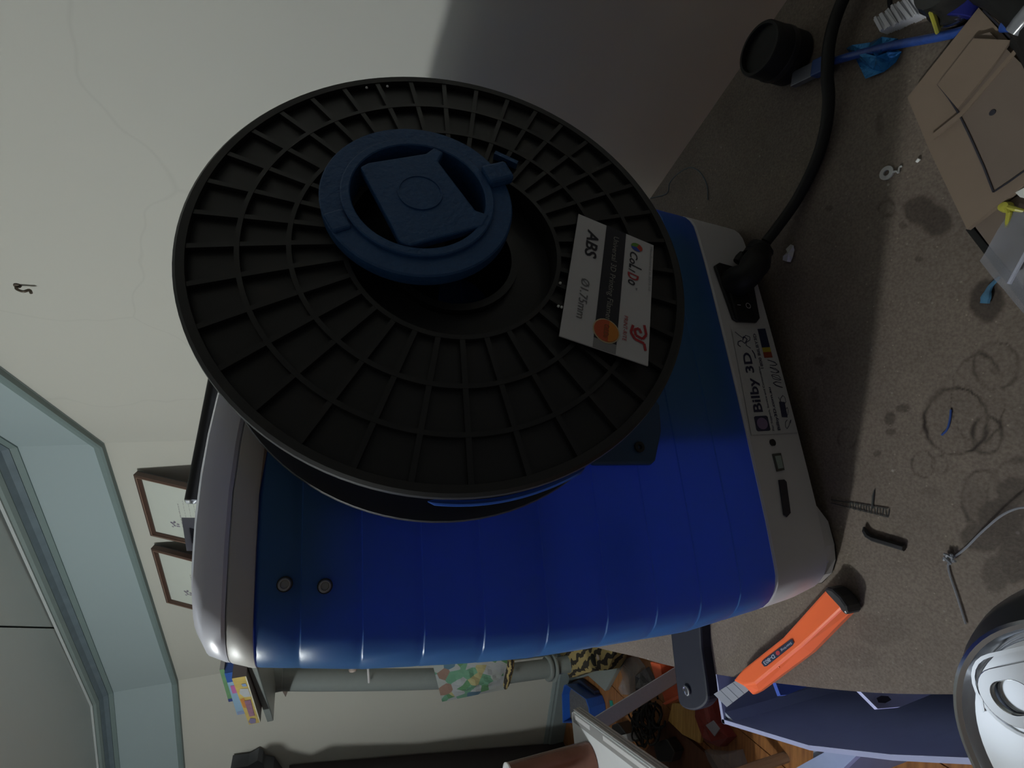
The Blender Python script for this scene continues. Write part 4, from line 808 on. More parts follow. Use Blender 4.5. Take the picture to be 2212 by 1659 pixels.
mb = MB(); mb.prism(mo_, V((0, 0, 0.0003))); mb.build('dark_lid_patch', mat('lid_patch_dark', (0.06, 0.06, 0.055), 0.4), can)  # flat dark patch on the lid beside the tab
mb = MB(); mb.prism([at(2118, 1490, zl_), at(2122, 1486, zl_), at(2130, 1535, zl_), at(2126, 1538, zl_)], V((0, 0, 0.0006))); mb.build('lid_bead', CANL, can)

# ------------------------------------------------------------------ carton below the desk edge
cz_ = -0.13
Rc = at(1560, 1562, cz_); Ro = at(1540, 1440, cz_); Re = at(2180, 1656, cz_); Rm1 = at(1750, 1621, cz_); Rm2 = at(1930, 1643, cz_)
CBX = mat('blue_grey_card', (0.30, 0.33, 0.44), 0.75, var=0.08, scale=30)
bx = empty('open_carton', g(Rc.lerp(Re, 0.5), FLOORZ) + V((0.1, 0.05, 0)), 'open grey-blue carton below the front edge of the desk', 'carton')
dd = V((0, 0, FLOORZ + 0.0 - cz_)); dshort = V((0, 0, -0.32))
rimpts = [Rc, Rm1, Rm2, Re, Re + (Re - Rm2) * 0.4]
inw = (Ro - Rc).normalized()
mb = MB()
for p, q in zip(rimpts, rimpts[1:]):
    n_in = (q - p).cross(V((0, 0, 1))).normalized() * 0.004
    mb.add([p, q, q - n_in, p - n_in, p + dd, q + dd, q - n_in + dd, p - n_in + dd], [(0, 1, 2, 3), (4, 7, 6, 5), (0, 4, 5, 1), (1, 5, 6, 2), (2, 6, 7, 3), (3, 7, 4, 0)])
mb.build('side_wall', CBX, bx)
mb = MB(); Rx = Ro + (Ro - Rc) * 0.7; nn_ = (Rx - Rc).cross(V((0, 0, 1))).normalized() * 0.004; mb.prism([Rc, Rx, Rx + dd, Rc + dd], nn_); mb.build('end_wall', CBX, bx)
mb = MB(); off = (Rc - at(1600, 1563, cz_)); mb.prism([Rc + inw * 0.010 + V((0, 0, -0.003)), Rc + (Rm1 - Rc).normalized() * 0.018 + V((0, 0, -0.003)), Rc + (Rm1 - Rc).normalized() * 0.018 + dd * 0.9, Rc + inw * 0.010 + dd * 0.9], V((0.003, 0, 0))); mb.build('corner_flap', CBX, bx)
mb = MB(); q1 = rimpts[-1]; mb.prism([Rc + dd, q1 + dd, q1 + dd + (Rx - Rc), Rx + dd], V((0, 0, 0.004))); mb.build('bottom', CBX, bx)
mb = MB(); mb.prism([q1, q1 + (Rx - Rc), q1 + (Rx - Rc) + dd, q1 + dd], (Rc - q1).normalized() * 0.004); mb.build('end_wall', CBX, bx)
mb = MB(); mb.prism([Rx, q1 + (Rx - Rc), q1 + (Rx - Rc) + dd, Rx + dd], (Rx - Rc).normalized() * 0.004); mb.build('side_wall', CBX, bx)
# a hanging flap with oval hand hole, and a bright blue piece
FLP = mat('pale_blue_card', (0.44, 0.47, 0.66), 0.6)
fz = -0.10
fp = on(1855, 1497, at(1895, 1531, fz), (at(1895, 1531, fz) - CAMP).normalized())
def vplane(x, y, ref, n): return on(x, y, ref, n)
nref = at(1900, 1500, fz); nr = nC.copy(); nr = (g(CAMP, 0) - g(nref, 0)).normalized()
fpts = [vplane(x, y, nref, nr) for x, y in ((1845, 1480), (1896, 1531), (1945, 1527), (2012, 1500), (2040, 1480))]
fh = [vplane(x, y, nref + nr * 0.003, nr) for x, y in ((1893, 1508), (1903, 1503), (1918, 1504), (1925, 1512), (1912, 1519), (1897, 1518))]
mb = MB(); mb.prism(fpts, nr * -0.003); fo_ = mb.build('hanging_flap', FLP, bx)
mb = MB(); mb.prism(fh, nr * 0.0003); mb.build('hand_hole', INK, bx)
nref2 = at(1700, 1480, -0.08); nr2 = (g(CAMP, 0) - g(nref2, 0)).normalized(); fpts = [vplane(x, y, nref2, nr2) for x, y in ((1672, 1465), (1686, 1502), (1700, 1501), (1742, 1484), (1760, 1470))]
mb = MB(); mb.prism(fpts, nr2 * -0.004); mb.build('blue_insert', mat('bright_blue_card', (0.06, 0.13, 0.55), 0.5), bx)

# ------------------------------------------------------------------ wall things
def hook(name, x, y, ref, n, label):
    P = on(x, y, ref, n); h_ = empty(name, P, label, 'hook')
    MB().tube(smooth_path([P + n * 0.0, P + n * 0.006, P + n * 0.010 + V((0, 0, -0.008)), P + n * 0.007 + V((0, 0, -0.014)), P + n * 0.012 + V((0, 0, -0.017))], 4), 0.0018, 8).build('wire_hook', mat('rusty_metal', (0.10, 0.08, 0.06), 0.5, 0.5), h_, smooth=True)
    mb = MB(); mb.lathe([(0, 0.003), (0.004, 0.002), (0.0045, 0)], P, n, 10); mb.build('nail_head', mat('rusty_metal', (0, 0, 0)), h_); return h_
hook('wall_hook', 38, 616, A1, nA, 'small dark metal hook on the bare wall above the spool')
# certificates
def certificate(a, b, L, out, label, frame_rot=0.0):
    PA = on(*a, K1 + nB * 0.008, nB); PB = at(*b, PA.z); s_ = (PB - PA)
    PB = PA + tB * (s_.dot(tB)); dn = (V((0, 0, -L)) + nB * out)
    cert = empty('framed_certificate', PA.lerp(PB, 0.5) + dn * 0.5, label, 'certificate', 'framed certificates on the back wall')
    tl, tr, brr, bll = PB, PA, PA + dn, PB + dn      # seen from the room: left end is PB
    n = (tr - tl).cross(dn).normalized(); n = n if n.dot(CAMP - PA) > 0 else -n
    fw = 0.011; th = 0.012
    U = (tr - tl).normalized(); D_ = dn.normalized()
    FR = mat('frame_brown_wood', (0.085, 0.048, 0.035), 0.35, var=0.2, scale=60); GOLD = mat('frame_slip', (0.24, 0.15, 0.11), 0.35)
    for p, q, i in ((tl, tr, D_), (bll, brr, -D_), (tl, bll, U), (tr, brr, -U)):
        d = (q - p).normalized(); mb = MB()
        prof = [(0, 0), (0, th), (fw * 0.5, th * 1.1), (fw, th * 0.6), (fw, 0)]
        mb.loft([[p + i * x + n * h + d * (x if i != D_ else x) for x, h in prof], [q + i * x + n * h - d * x for x, h in prof]]); mb.build('frame_rail', FR, cert)
        mb = MB(); mb.tube([p + i * fw * 0.55 + n * th * 1.1 + d * fw * .55, q + i * fw * 0.55 + n * th * 1.1 - d * fw * .55], 0.0012, 5); mb.build('frame_bead', GOLD, cert)
    S_ = Sheet(bll + n * 0.004, brr + n * 0.004, tr + n * 0.004, tl + n * 0.004, 0.0003)
    mb = MB(); S_.rect(mb, 0.04, 0.03, 0.96, 0.97); pg = mb.build('certificate_paper', mat('certificate_paper', (0.62, 0.66, 0.60), 0.5, var=0.02), cert)
    mb = MB(); random.seed(3)
    for k in range(16): S_.disc(mb, 0.27 + random.uniform(-0.05, 0.05), 0.77 + random.uniform(-0.035, 0.035), 0.011, 0.010, 2, 8)
    mb.build('crest', mat('crest_ink', (0.24, 0.22, 0.27), 0.6), pg)
    mb = MB()
    for r_, (x0, x1, hgt) in enumerate(((0.25, 0.66, 0.012), (0.22, 0.72, 0.006), (0.20, 0.70, 0.006), (0.22, 0.70, 0.006), (0.24, 0.68, 0.012), (0.22, 0.70, 0.007))):
        y0 = 0.70 - r_ * 0.045; x = x0
        while x < x1: w_ = random.uniform(0.02, 0.06); S_.rect(mb, x, y0, min(x + w_, x1), y0 + hgt * 0.6, 2); x += w_ + 0.012
    mb.build('printed_lines', mat('faint_ink', (0.36, 0.37, 0.36), 0.6), pg)
    mb = MB(); S_.disc(mb, 0.62, 0.42, 0.10, 0.085, 2, 30); mb.build('red_seal', mat('seal_red_wafer', (0.50, 0.10, 0.10), 0.5), pg)
    mb = MB(); mb.prism([bll, brr, tr, tl], -n * 0.002); mb.build('backing', INK, cert)
    return cert
certificate((296, 1018), (330, 1156), 0.27, 0.115, 'framed certificate with a red seal, nearer the right wall')
certificate((333, 1177), (366, 1294), 0.27, 0.125, 'framed certificate to the left of the other, with a wire hook at its top')
PB_ = on(358, 1252, K1 + nB * 0.01, nB); mb = MB(); mb.tube(smooth_path([PB_ + V((0, 0, -.006)), PB_ + V((0.003, 0, 0.0)) + nB * 0.004, PB_ + tB * 0.004 + V((0, 0, 0.006)), PB_ + V((0, 0, 0.011))], 4), 0.0012, 6); tag(mb.build('picture_hook', mat('rusty_metal', (0, 0, 0))), 'tiny bent wire hook above the left certificate', 'hook')
# small grey mounted picture
rp_ = PF(0, -0.2, 0)
pp = [on(x, y, rp_, nP) for x, y in ((392, 1118), (440, 1128), (432, 1200), (403, 1190))]
pp[1].z = pp[2].z = 0.343
sp = empty('small_picture', pp[1], 'small grey mounted picture standing on the printer, in front of the certificates', 'picture')
mb = MB(); mb.prism(pp, -nP * 0.003); mb.build('grey_mount', mat('grey_mount', (0.27, 0.27, 0.31), 0.6), sp)
cpp = [on(x, y, rp_ + nP * 0.0004, nP) for x, y in ((410, 1140), (430, 1145), (427, 1180), (415, 1173))]
mb = MB(); mb.prism(cpp, nP * 0.0004); mb.build('dark_photo', INK, sp)

# ------------------------------------------------------------------ bookshelf by the left wall
SHM = mat('shelf_grey', (0.24, 0.275, 0.27), 0.35, var=0.05)
def onC(x, y, off=0.12): return on(x, y, K2 + nC * off, nC)
shf = empty('grey_shelf_unit', g(onC(900, 1490, 0.13), FLOORZ), 'grey metal shelf unit with curved tube posts in the corner behind the printer', 'shelf unit')
pst = smooth_path([onC(x, y, 0.13) for x, y in ((598, 1466), (700, 1468), (900, 1467), (1050, 1460), (1180, 1444))], 5)
MB().tube(pst, 0.036, 20).build('post', SHM, shf, smooth=True)
pt, pbm = pst[0], pst[-1]
def disc_at(x, y, r, h, name, off=0.13):
    c = onC(x, y, off); mb = MB(); mb.lathe([(0, -h / 2), (r * 0.95, -h / 2), (r, -h * .3), (r, h * .3), (r * 0.95, h / 2), (0, h / 2)], c, pst[-1] - pst[-2], 24); return mb.build(name, SHM, shf, smooth=True)
disc_at(1184, 1444, 0.048, 0.016, 'collar'); disc_at(1194, 1443, 0.052, 0.010, 'collar')
SZ = 0.452
sa, sb = at(533, 1438, SZ), at(577, 1560, SZ)     # front edge of the top shelf
sdir = (sb - sa).normalized(); sdep = V((-sdir.y, sdir.x, 0)); sdep = sdep if sdep.dot(g(CAMP, 0) - g(sa, 0)) < 0 else -sdep
sa2 = sa - sdir * 0.25
mb = MB(); mb.prism([sa2, sb, sb + sdep * 0.10 + sdir * 0.0, sa2 + sdep * 0.22], V((0, 0, -0.018))); mb.build('top_shelf', SHM, shf, bevel=0.002)
mb = MB(); c_ = at(590, 1468, SZ - 0.03); mb.loft([[sa + (sb - sa) * 0.1 + V((0, 0, -0.019)), sa.lerp(sb, 0.95) + V((0, 0, -0.019)), sa.lerp(sb, 0.95) + sdep * 0.08 + V((0, 0, -0.019)), sa + sdep * 0.12 + V((0, 0, -0.019))],
    [p + V((0, 0, 0)) for p in (pst[0] + V((-0.01, -0.03, 0.01)), pst[0] + V((-0.035, -0.01, 0.01)), pst[0] + V((-0.02, 0.03, 0.01)), pst[0] + V((0.02, 0.02, 0.01)))]]); mb.build('shelf_bracket', SHM, shf)
mb = MB(); c_ = pst[0] + V((0, 0, 0.0)); mb.lathe([(0.037, -0.02), (0.040, -0.018), (0.040, 0.012), (0.03, 0.02)], c_, (0, 0, 1), 24); mb.build('collar', SHM, shf, smooth=True)
bp_ = g(pst[-1], FLOORZ)
mb = MB(); mb.loft([[pst[-1] + V((math.cos(t) * 0.03, math.sin(t) * 0.03, -0.005)) for t in [k * math.pi / 6 for k in range(12)]], [bp_ + V((math.cos(t) * 0.036, math.sin(t) * 0.036, 0.0)) for t in [k * math.pi / 6 for k in range(12)]]]); mb.build('post_foot', SHM, shf, smooth=True)
# base board of the unit with pointed corner
bz = FLOORZ + 0.02
mb = MB(); mb.prism([at(x, y, bz) for x, y in ((1180, 1440), (1200, 1475), (1235, 1470), (1270, 1460), (1307, 1493), (1345, 1425), (1320, 1380), (1200, 1390))], V((0, 0, -0.02))); mb.build('base_board', SHM, shf, bevel=0.002)
# white bits clipped to post
mb = MB(); mb.box(onC(797, 1455, 0.175), V((0.004, 0, 0)), V((0, 0.003, 0)), V((0, 0, 0.004)));
a, b = onC(795, 1444, 0.172), onC(797, 1474, 0.172); mb = MB(); mb.tube([a, b], 0.004, 8); tag(mb.build('cable_tie', WHITE), 'white tie hanging on the curved grey shelf post', 'tie')
mb = MB(); c_ = onC(762, 1446, 0.172); mb.lathe([(0, -.01), (0.012, -.006), (0.014, 0), (0.010, .007), (0, .01)], c_, (1, 0.2, 0), 10); tag(mb.build('soft_toy', mat('pink_white', (0.5, 0.42, 0.38), 0.7), smooth=True), 'small pale pink lump peeking above the printer at the post', 'toy')
# stacked games on the shelf: bottom box yellow, then light blue, then a thin green book
def zon(x, y, P):   # height on the vertical through P seen at pixel column x
    lo, hi = P.z - 0.4, P.z + 0.4
    for _ in range(50):
        m_ = (lo + hi) / 2; qv = ROT.transposed() @ (V((P.x, P.y, m_)) - CAMP); X_ = CX + FPX * qv.x / -qv.z
        if X_ > x: lo = m_
        else: hi = m_
    return lo
def shelf_box(p1, p2, topx, z0, name, m_front, m_body, label, cat, depth=0.16, prints=None):
    a, b = at(*p1, z0), at(*p2, z0); z1 = zon(topx, 0, b); hgt = z1 - z0; d = (b - a).normalized(); dp = V((-d.y, d.x, 0)); dp = dp if dp.dot(g(a, 0) - g(CAMP, 0)) > 0 else -dp
    bo = empty(name, a.lerp(b, 0.5) + dp * depth / 2, label, cat)
    mb = MB(); mb.prism([a, b, b + dp * depth, a + dp * depth], V((0, 0, hgt))); mb.build('cover', m_body, bo)
    S_ = Sheet(b, a, a + V((0, 0, hgt)), b + V((0, 0, hgt)), 0.0004)
    if S_.n.dot(CAMP - a) < 0: S_.off = -S_.off
    mb = MB(); S_.rect(mb, 0.0, 0.0, 1, 1); fr = mb.build('printed_side', m_front, bo)
    for nm, m, pol in prints or []: mb = MB(); S_.poly(mb, pol, 2 + len(fr.children) * 0.3); mb.build(nm, m, fr)
    return z1, S_, fr
YB = mat('game_box_yellow', (0.52, 0.40, 0.12), 0.4, var=0.35, scale=30); DRK = mat('box_dark', (0.10, 0.08, 0.08), 0.5)
z1, S_, fr = shelf_box((532, 1460), (563, 1560), 538, SZ + 0.0005, 'board_game_box', YB, DRK, 'yellow illustrated game box, lowest on the top shelf', 'game box', 0.10, [
    ('printed_white', mat('print_grey', (0.42, 0.45, 0.48), 0.5), [(0.62, 0.1), (0.78, 0.15), (0.8, 0.7), (0.72, 0.85), (0.63, 0.6)]), ('printed_orange', mat('print_orange', (0.5, 0.2, 0.05), 0.5), [(0.40, 0.6), (0.62, 0.65), (0.6, 0.95), (0.42, 0.92)]),
    ('printed_blue', mat('print_blue', (0.2, 0.3, 0.5), 0.5), [(0.83, 0.15), (0.88, 0.2), (0.88, 0.5), (0.83, 0.45)]), ('printed_violet', mat('print_violet', (0.2, 0.18, 0.32), 0.5), [(0.02, 0.4), (0.12, 0.3), (0.16, 0.7), (0.08, 0.95), (0.02, 0.8)]), ('printed_edge', mat('print_cream', (0.6, 0.6, 0.5), 0.5), [(0.0, 0.0), (1.0, 0.0), (1.0, 0.08), (0.0, 0.08)])])
mb = MB(); S_.text(mb, 'BUSY GAME', 0.20, 0.25, 0.56, 0.75, 3.5, bold=0.03) if False else S_.poly(mb, [(0.20, 0.28), (0.56, 0.22), (0.56, 0.70), (0.20, 0.72)], 3.2); mb.build('printed_title', mat('print_plum', (0.28, 0.15, 0.22), 0.5, var=0.6, scale=60), fr)
z2_, S_, fr = shelf_box((508, 1450), (532, 1540), 512, z1 + 0.0008, 'board_game_box', mat('game_box_sky', (0.24, 0.38, 0.52), 0.4), mat('game_box_navy', (0.03, 0.08, 0.3), 0.4), 'light blue game box with a pink patch, middle of the stack', 'game box', 0.09, [
    ('printed_navy', mat('print_navy', (0.03, 0.10, 0.36), 0.4), [(0.80, 0), (1, 0), (1, 1), (0.80, 1)]), ('printed_pink', mat('print_pink', (0.45, 0.13, 0.33), 0.5), [(0.54, 0.25), (0.72, 0.25), (0.72, 0.8), (0.54, 0.8)]), ('printed_violet', mat('print_lilac', (0.22, 0.28, 0.45), 0.5), [(0, 0.1), (0.08, 0.1), (0.08, 0.9), (0, 0.9)])])
z3_, S_, fr = shelf_box((484, 1445), (503, 1514), 494, z2_ + 0.0008, 'picture_book', mat('book_green', (0.12, 0.25, 0.12), 0.5, var=0.3), mat('book_edges', (0.35, 0.33, 0.33), 0.6), 'thin green book on top of the blue game box', 'book', 0.08, [('printed_navy', mat('print_navy2', (0.03, 0.05, 0.2), 0.5), [(0, 0), (0.1, 0), (0.1, 1), (0, 1)])])
# small cast shadow below the bracket, built as a dark brown wedge
mb = MB(); mb.add([onC(606, 1486, 0.10), onC(624, 1487, 0.10), onC(617, 1506, 0.10), onC(606, 1486, 0.085), onC(624, 1487, 0.085), onC(617, 1506, 0.085)], [(0, 1, 2), (5, 4, 3), (0, 3, 4, 1), (1, 4, 5, 2), (2, 5, 3, 0)]); mb.build('shadow_wedge', mat('shadow_wedge', (0.15, 0.12, 0.10), 0.6), shf)
# hanging plastic bag, printed green and white
def bag_mat():
    m = mat('printed_bag', (0.4, 0.45, 0.42), 0.25, coat=0.4); nt = m.node_tree; b = nt.nodes['Principled BSDF']
    tc = nt.nodes.new('ShaderNodeTexCoord'); vo = nt.nodes.new('ShaderNodeTexVoronoi'); vo.inputs['Scale'].default_value = 26; nt.links.new(tc.outputs['Object'], vo.inputs['Vector'])
    cr = nt.nodes.new('ShaderNodeValToRGB'); cr.color_ramp.interpolation = 'CONSTANT'; E_ = cr.color_ramp.elements; E_[0].color = (0.12, 0.28, 0.14, 1); E_[1].position = 0.18; E_[1].color = (0.42, 0.46, 0.48, 1)
    for p, c in ((0.45, (0.16, 0.36, 0.24, 1)), (0.6, (0.42, 0.46, 0.45, 1)), (0.72, (0.10, 0.20, 0.28, 1)), (0.82, (0.45, 0.42, 0.22, 1)), (0.9, (0.30, 0.20, 0.16, 1))):
        e_ = E_.new(p); e_.color = c
    sx = nt.nodes.new('ShaderNodeSeparateColor'); nt.links.new(vo.outputs['Color'], sx.inputs[0]); nt.links.new(sx.outputs[0], cr.inputs[0]); nt.links.new(cr.outputs[0], b.inputs['Base Color']); return m
bc = [onC(932, 1425, 0.19), onC(955, 1516, 0.19), onC(1096, 1488, 0.19), onC(1100, 1425, 0.19)]
def fnb(u, v, s_=1):
    p = (bc[0] * (1 - u) + bc[1] * u) * (1 - v) + (bc[3] * (1 - u) + bc[2] * u) * v
    return p + nC * (s_ * (0.02 * math.sin(math.pi * u) * math.sin(math.pi * v)) + 0.010 * noise.noise(p * 40) * math.sin(math.pi * u) * math.sin(math.pi * v))
mb = MB(); mb.grid(lambda u, v: fnb(u, v, 1), 16, 16); mb.grid(lambda u, v: fnb(u, v, -1), 16, 16); tag(mb.build('plastic_bag', bag_mat()), 'colourful green and white plastic bag hanging on the shelf post', 'bag')
# tiger tail and cushion
def stripes(name, sc_):
    m = mat(name, (0.3, 0.25, 0.1), 0.9); nt = m.node_tree; b = nt.nodes['Principled BSDF']; tc = nt.nodes.new('ShaderNodeTexCoord'); wv = nt.nodes.new('ShaderNodeTexWave'); wv.inputs['Scale'].default_value = sc_; wv.inputs['Distortion'].default_value = 5; wv.inputs['Detail'].default_value = 2; wv.inputs['Detail Scale'].default_value = 2
    wv.bands_direction = 'Z' if 'tail' in name else 'DIAGONAL'
    nt.links.new(tc.outputs['Object'], wv.inputs['Vector']); cr = nt.nodes.new('ShaderNodeValToRGB'); cr.color_ramp.elements[0].position = 0.42; cr.color_ramp.elements[0].color = (0.03, 0.025, 0.02, 1); cr.color_ramp.elements[1].position = 0.5; cr.color_ramp.elements[1].color = (0.40, 0.31, 0.13, 1)
    nt.links.new(wv.outputs['Color'], cr.inputs[0]); nt.links.new(cr.outputs[0], b.inputs['Base Color']); return m
tl = [onC(x, y, 0.24) for x, y in ((1104, 1425), (1102, 1445), (1097, 1465), (1093, 1480), (1092, 1487))]
tail = MB().tube(tl, [0.013, 0.0135, 0.0135, 0.011, 0.006], 12).build('striped_tail', stripes('tiger_tail_fur', 22), smooth=True); tag(tail, 'black and yellow striped tail dangling beside the hanging bag', 'soft toy')
tp = [(1206, 1405), (1218, 1440), (1229, 1466), (1262, 1455), (1290, 1450), (1314, 1448), (1322, 1430), (1330, 1408), (1300, 1385), (1240, 1385)]
tz = FLOORZ + 0.05; top_ = [at(x, y, tz + 0.05) for x, y in tp]; c_ = sum(top_, V()) / len(top_)
mb = MB(); mb.loft([[g(c_ + (p - c_) * 0.85, FLOORZ + 0.022) for p in top_], [g(c_ + (p - c_) * 1.0, tz) for p in top_], [g(c_ + (p - c_) * 0.97, tz + 0.05) for p in top_], [g(c_ + (p - c_) * 0.55, tz + 0.065) for p in top_]])
tg = mb.build('striped_cushion', stripes('tiger_fur', 11), smooth=True); tag(tg, 'yellow and black tiger-striped plush cushion on the shelf base', 'cushion')
mb = MB(); mb.lathe([(0, 0.006), (0.02, 0.004), (0.028, 0)], at(1283, 1425, tz + 0.062), (0, 0, 1), 16); m_ = mb.build('black_muzzle', BLACKR, tg, smooth=True)
mb = MB(); mb.lathe([(0, 0.004), (0.008, 0.003), (0.010, 0)], at(1292, 1420, tz + 0.069), (0, 0, 1), 10); mb.build('pink_patch', mat('pink_white', (0, 0, 0)), tg)

# ------------------------------------------------------------------ things on the floor
def floor_prism(name, pts, z0, z1, m, label, cat, bevel=0.0):
    mb = MB(); mb.prism([at(x, y, z0) for x, y in pts], V((0, 0, z1 - z0))); return tag(mb.build(name, m, bevel=bevel), label, cat)
# blue tub
TB = mat('tub_blue', (0.02, 0.10, 0.45), 0.35)
tzb = FLOORZ + 0.085
tubp = [(1218, 1480), (1222, 1478), (1266, 1510), (1273, 1530), (1276, 1562), (1215, 1562), (1213, 1500)]
tub = empty('blue_tub', at(1250, 1525, FLOORZ), 'blue plastic tub filled with grey lint beside the skirting board', 'tub')
rimt = [at(x, y, tzb) for x, y in tubp]; ct = sum(rimt, V()) / len(rimt)
mb = MB(); mb.loft([[g(ct + (p - ct) * 0.86, FLOORZ + 0.001) for p in rimt], rimt, [ct + (p - ct) * 0.93 for p in rimt], [g(ct + (p - ct) * 0.80, FLOORZ + 0.006) for p in rimt]], (True, True)); mb.build('tub_body', TB, tub, bevel=0.004)
mb = MB(); mb.prism([g(ct + (p - ct) * 0.86, FLOORZ + 0.05) for p in rimt], V((0, 0, 0.004))); o_ = mb.build('grey_lint', mat('grey_lint', (0.13, 0.13, 0.14), 0.95, var=0.5, scale=120, bump=1.0), tub); o_['kind'] = 'stuff'
floor_prism('dark_case', ((1236, 1476), (1262, 1465), (1295, 1490), (1306, 1520), (1306, 1545), (1278, 1562), (1275, 1520), (1266, 1505)), FLOORZ, FLOORZ + 0.03, mat('navy_case', (0.015, 0.03, 0.09), 0.35), 'dark navy case standing right against the blue tub', 'case', 0.006)
mb = MB(); mb.prism([at(x, y, FLOORZ + 0.001) for x, y in ((1318, 1513), (1323, 1513), (1326, 1525), (1320, 1526))], V((0, 0, 0.004))); tag(mb.build('green_clip', mat('green_plastic', (0.02, 0.25, 0.18), 0.4)), 'tiny green clip on the wooden floor boards', 'clip')
# orange crate
OR2 = mat('orange_crate', (0.55, 0.09, 0.03), 0.4)
ocr = empty('orange_crate', at(1440, 1480, FLOORZ), 'orange-red plastic crate half hidden behind the black handle', 'crate')
czr = FLOORZ + 0.10
for pts in (((1404, 1430), (1425, 1434), (1430, 1460), (1418, 1478)), ((1430, 1520), (1465, 1500), (1468, 1508), (1437, 1523))):
    mb = MB(); mb.prism([at(x, y, czr) for x, y in pts], V((0, 0, -0.1))); mb.build('crate_wall', OR2, ocr, bevel=0.002)
mb = MB(); mb.prism([at(x, y, FLOORZ + 0.004) for x, y in ((1415, 1440), (1470, 1420), (1475, 1505), (1440, 1515))], V((0, 0, 0.006))); mb.build('crate_bottom', OR2, ocr)
# bags of small parts
CL2 = clear_mat('clear_bag_floor', (0.45, 0.44, 0.46), 0.28)
def lump(pts, z0, h, name, m, label, cat, amp=0.015, frq=30):
    ps = [at(x, y, z0) for x, y in pts]; c = sum(ps, V()) / len(ps); n = len(ps); loops = [ps]
    for f, k in ((0.95, 0.5), (0.75, 0.85), (0.4, 1.0)):
        loops.append([c + (p - c) * f + V((0, 0, h * k + amp * noise.noise((p + V((k, 0, 0))) * frq))) for p in ps])
    mb = MB(); mb.loft(loops); return tag(mb.build(name, m), label, cat)
lump(((1345, 1425), (1375, 1415), (1395, 1440), (1380, 1470), (1372, 1502), (1350, 1500), (1342, 1490), (1355, 1460)), FLOORZ + 0.001, 0.03, 'plastic_bag', CL2, 'clear bag of bits on the floor, left of the dark bag', 'bag')
lump(((1386, 1452), (1402, 1440), (1418, 1470), (1412, 1495), (1388, 1498), (1384, 1490)), FLOORZ + 0.001, 0.035, 'parts_bag', mat('dark_glossy_bag', (0.09, 0.09, 0.10), 0.15, var=0.5, scale=80, bump=1.0), 'dark glossy bag of small parts beside the orange crate', 'bag')
lump(((1528, 1618), (1572, 1622), (1605, 1618), (1615, 1650), (1560, 1670), (1535, 1640)), FLOORZ + 0.001, 0.03, 'plastic_bag', CL2, 'clear plastic bag on the dark floor below the carton', 'bag')
lump(((1300, 1585), (1335, 1590), (1350, 1610), (1320, 1625), (1305, 1610)), FLOORZ + 0.001, 0.02, 'plastic_bag', CL2, 'small clear bag near the white table edge', 'bag')
# red bag
lump(((1522, 1455), (1542, 1460), (1552, 1500), (1570, 1560), (1592, 1590), (1570, 1612), (1540, 1600), (1522, 1540)), FLOORZ + 0.001, 0.05, 'red_bag', mat('red_cloth', (0.20, 0.03, 0.025), 0.5, var=0.3), 'dark red bag between the plywood and the carton', 'bag')
floor_prism('grey_tag', ((1526, 1566), (1542, 1556), (1556, 1574), (1545, 1590)), FLOORZ + 0.055, FLOORZ + 0.058, mat('grey_tag', (0.25, 0.27, 0.33), 0.5), 'grey rectangular tag lying on the red bag', 'tag')
# plywood piece
PLY = wood_mat('plywood_yellow', (0.42, 0.25, 0.07), (0.58, 0.37, 0.13), 12)
floor_prism('plywood_offcut', ((1458, 1518), (1500, 1520), (1524, 1560), (1518, 1604), (1480, 1585), (1449, 1555)), FLOORZ + 0.02, FLOORZ + 0.03, PLY, 'yellow plywood offcut on the floor under the black handle', 'plywood')
floor_prism('dark_wood_strip', ((1440, 1565), (1450, 1557), (1530, 1625), (1570, 1690), (1480, 1690), (1400, 1620)), FLOORZ + 0.0, FLOORZ + 0.012, wood_mat('dark_strip', (0.09, 0.035, 0.02), (0.13, 0.055, 0.03)), 'dark brown board lying over the floor below the plywood', 'board')
# black cable bundle
mb = MB(); random.seed(8)
for k in range(26):
    c_ = at(1400 + random.uniform(-30, 22), 1556 + random.uniform(-20, 22), FLOORZ + 0.028 + 0.04 * random.random()); r_ = random.uniform(0.03, 0.06); a0 = random.uniform(0, 6)
    mb.tube([c_ + V((math.cos(a0 + t) * r_, math.sin(a0 + t) * r_ * 0.7, 0.01 * math.sin(t * 2 + k))) for t in [i * 0.45 for i in range(11)]], 0.0035, 6)
cbm = mb.build('cable_bundle', BLACKR); tag(cbm, 'tangled heap of black cables on the floor behind the white table', 'cables')
floor_prism('power_adapter', ((1345, 1560), (1358, 1555), (1380, 1580), (1375, 1600), (1345, 1595)), FLOORZ + 0.0, FLOORZ + 0.05, BLACK, 'black power adapter at the left of the cable heap', 'adapter', 0.004)
floor_prism('adapter_label', ((1372, 1580), (1385, 1577), (1390, 1595), (1382, 1598)), FLOORZ + 0.0, FLOORZ + 0.062, mat('label_silver', (0.3, 0.3, 0.3), 0.4), 'small pale box with a silver face in the cable heap', 'box')
floor_prism('black_box', ((1430, 1600), (1460, 1590), (1478, 1618), (1470, 1640), (1440, 1640)), FLOORZ + 0.013, FLOORZ + 0.05, BLACK, 'black angular box on the dark board', 'box', 0.003)
# blue beam beyond the carton
floor_prism('grey_blue_beam', ((1715, 1665), (1760, 1640), (1815, 1610), (1870, 1625), (1800, 1690)), -0.5, -0.48, mat('beam_paint', (0.22, 0.27, 0.36), 0.5), 'grey-blue flat beam below the open carton', 'beam')
a, b = at(1780, 1660, -0.5), at(1840, 1640, -0.5); mb = MB(); mb.abox(a.x - .02, a.y - .02, FLOORZ, a.x + .02, a.y + .02, -0.5)
tag(mb.build('beam_trestle', mat('beam_paint', (0, 0, 0))), 'grey-blue upright below the flat beam', 'trestle')

